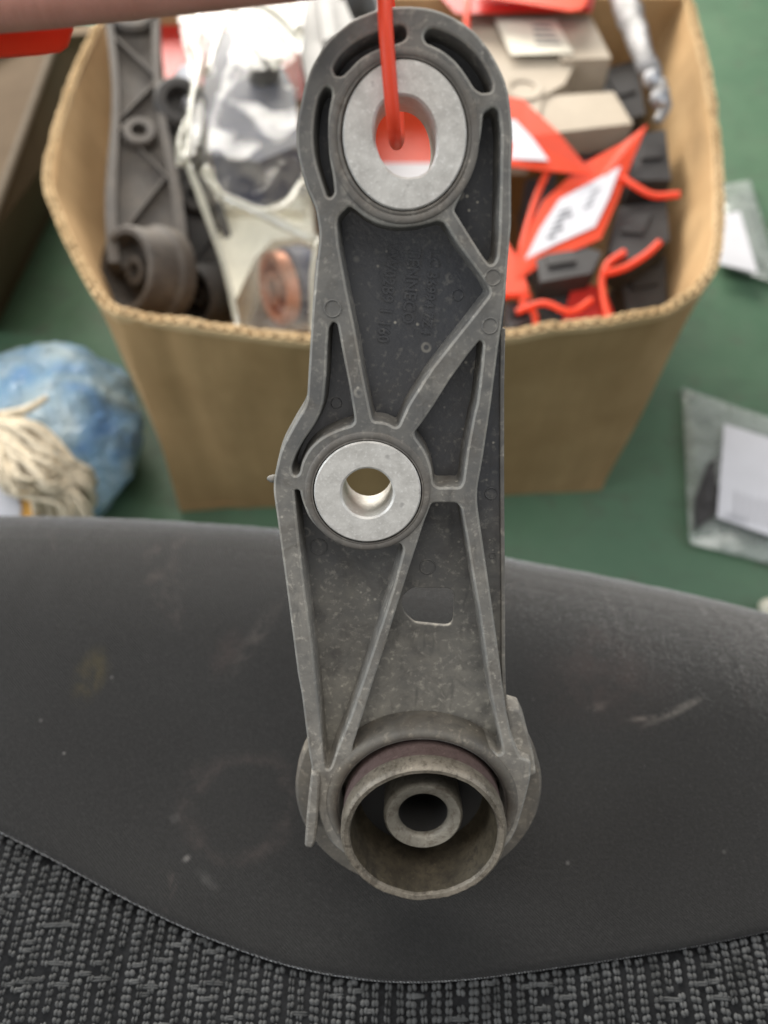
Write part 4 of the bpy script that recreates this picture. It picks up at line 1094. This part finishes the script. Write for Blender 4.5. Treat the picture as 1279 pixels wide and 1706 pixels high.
# cotton strands
M['cotton'] = simple('grubby_cotton', (0.58, 0.5, 0.37), 0.9, 0, 120, 0.25, 0.5, 0.001)
g = empty('cotton_mop', at_z(30, 800, 0.15), 'bundle of grubby cotton mop strands lying over the blue bag', 'mop')
bm = bmesh.new(); rn = random.Random(11)
for k in range(110):
    u = k / 109; sy = 690 + 45 * rn.random()
    ex = 60 + 100 * rn.random(); ey = 790 + rn.random() * 110
    if k % 9 == 0: ex, ey = 150 + 10 * rn.random(), 800 + 20 * rn.random()
    p = [(-90 + rn.uniform(-30, 20), sy + rn.uniform(-20, 70), .19), (-10 + rn.uniform(-20, 30), sy + rn.uniform(-4, 20), .21 + rn.uniform(-.01, .015)), (40 + rn.uniform(-35, 45), sy + 30 + rn.uniform(-20, 60), .20 + rn.uniform(-.02, .02)), (ex * 0.85, (sy + ey) / 2 + 25, .18), (ex, ey, .12)]
    tube(bm, [at_z(*q) for q in p], rn.uniform(0.0018, 0.0042), 7, 5)
o = obj('cotton_strands', bm, M['cotton'], g, smooth=180, world=True); o['kind'] = 'stuff'
bm = bmesh.new(); tube(bm, [at_z(x, y, z) for x, y, z in ((-80,705,.2),(0,692,.215),(45,682,.215),(78,662,.21))], [.006, .0055, .005, .0035], 8, 6); obj('loose_strand', bm, M['cotton'], g, smooth=180, world=True)
# yellow tub
M['yellow'] = simple('amber_plastic', (0.58, 0.3, 0.05), 0.45, 0, 20, 0.1)
tc_ = at_z(-12, 850, 0.17)
g = empty('amber_tub', tc_ - Vector((0, 0, 0.05)), 'amber yellow round tub with a white lid at the left edge', 'tub')
lathe_obj('tub_wall', tc_, (0.15, -0.45, 0.9), [(0.001, -0.06), (0.046, -0.06), (0.05, -0.002), (0.048, 0.002), (0.033, 0.003)], M['yellow'], g)
lathe_obj('tub_lid', tc_, (0.15, -0.45, 0.9), [(0.033, 0.0), (0.033, 0.006), (0.030, 0.008), (0.001, 0.008)], M['white'], g)

# ================================================================== RIGHT OF THE BOX
def zip_bag(label, quad, z, lab, prints, darkpart, seed, amp):
    P3 = pz(quad, z); c = sum(P3, Vector()) / 4
    root = empty('ziplock_bag', Vector((c.x, c.y, 0)), label, 'plastic bag')
    bm = bmesh.new(); nu, nv = 36, 44
    for side in (1, -1):
        rows = []
        for j in range(nv + 1):
            v = j / nv; row = []
            for i in range(nu + 1):
                u = i / nu; p = P3[0].lerp(P3[1], u).lerp(P3[3].lerp(P3[2], u), v)
                e = (max(0, math.sin(u * math.pi) * math.sin(v * math.pi))) ** 0.6
                h = 0.014 * e + amp * e * ridged(p.x * 14, p.y * 14, seed)
                row.append(bm.verts.new((p.x, p.y, max(0.003, p.z + (h if side > 0 else -0.3 * h)))))
            rows.append(row)
        for a, b in zip(rows, rows[1:]):
            for i in range(nu): bm.faces.new((a[i], b[i], b[i + 1], a[i + 1]))
    obj('bag_film', bm, M['film_thin'], root, smooth=180, world=True)
    bm = bmesh.new(); d = (P3[3] - P3[0]).normalized()
    a0 = P3[0] + d * 0.010; a1 = P3[1] + d * 0.010
    tube(bm, [a0, a0.lerp(a1, .5), a1], 0.0035, 8, 4); obj('zip_rail', bm, M['film_thin'], root, smooth=180, world=True)
    lp = pz(lab, z + 0.019); bm = bmesh.new(); sheet(bm, lp, 0.0006); s = obj('sticker', bm, M['white'], root, world=True)
    for q in prints:
        bm = bmesh.new(); sheet(bm, pz(q, z + 0.0206), 0.0003); obj('print_line', bm, M['faint'], s, world=True)
    dp = pz(darkpart, z + 0.012); dc = sum(dp, Vector()) / len(dp)
    return root, dp, dc
zr, dp, dc = zip_bag('clear ziplock bag with a large white label at the right edge, nearest the seat', [(1136,645),(1330,712),(1345,955),(1148,905)], 0.012,
        [(1206,706),(1320,742),(1318,905),(1194,862)], lines((1205,850), (1270,868), (1270,890), (1200,866), 1, fill=.6) + [[(1224 + 12 * i, 818 + 3.6 * i), (1228 + 12 * i, 819 + 3.6 * i), (1226 + 12 * i, 862 + 3.6 * i), (1222 + 12 * i, 861 + 3.6 * i)] for i in range(0, 6)],
        [(1180,770),(1204,760),(1200,850),(1160,880),(1158,830)], 3.0, 0.004)
g = empty('dark_part', dc, 'dark grey part sealed in the nearer ziplock bag beside its label', 'spare part')
bm = bmesh.new(); prism(bm, dp, (0, 0, -0.010)); bbox_bevel(bm, 0.003, 2); obj('part_body', bm, M['black'], g, smooth=50, world=True)
bm = bmesh.new(); prism(bm, [dc + (p - dc) * 0.5 + Vector((0, 0, 0.003)) for p in dp], (0, 0, -0.006)); obj('part_boss', bm, M['black'], g, world=True)
zip_bag('clear ziplock bag with a white label lying behind the right wall of the box', [(1188,310),(1250,300),(1300,475),(1196,440)], 0.012,
        [(1196,360),(1232,352),(1262,455),(1198,440)], [], [(1200,400),(1220,400),(1230,430),(1200,425)], 9.0, 0.004)
# cream plug
pc = at_z(1279, 1012, 0.012)
g = empty('cream_plug', Vector((pc.x, pc.y, 0)), 'small cream plastic plug on the floor at the right edge, by the seat', 'plug')
lathe_obj('plug_head', pc, (-0.3, -0.5, 0.8), [(0.001, 0.010), (0.007, 0.009), (0.011, 0.005), (0.012, 0.0), (0.010, -0.004), (0.005, -0.005)], M['cream'], g, 24)
lathe_obj('plug_stem', pc, (-0.3, -0.5, 0.8), [(0.005, -0.002), (0.0045, -0.014), (0.001, -0.016)], M['cream'], g, 16)
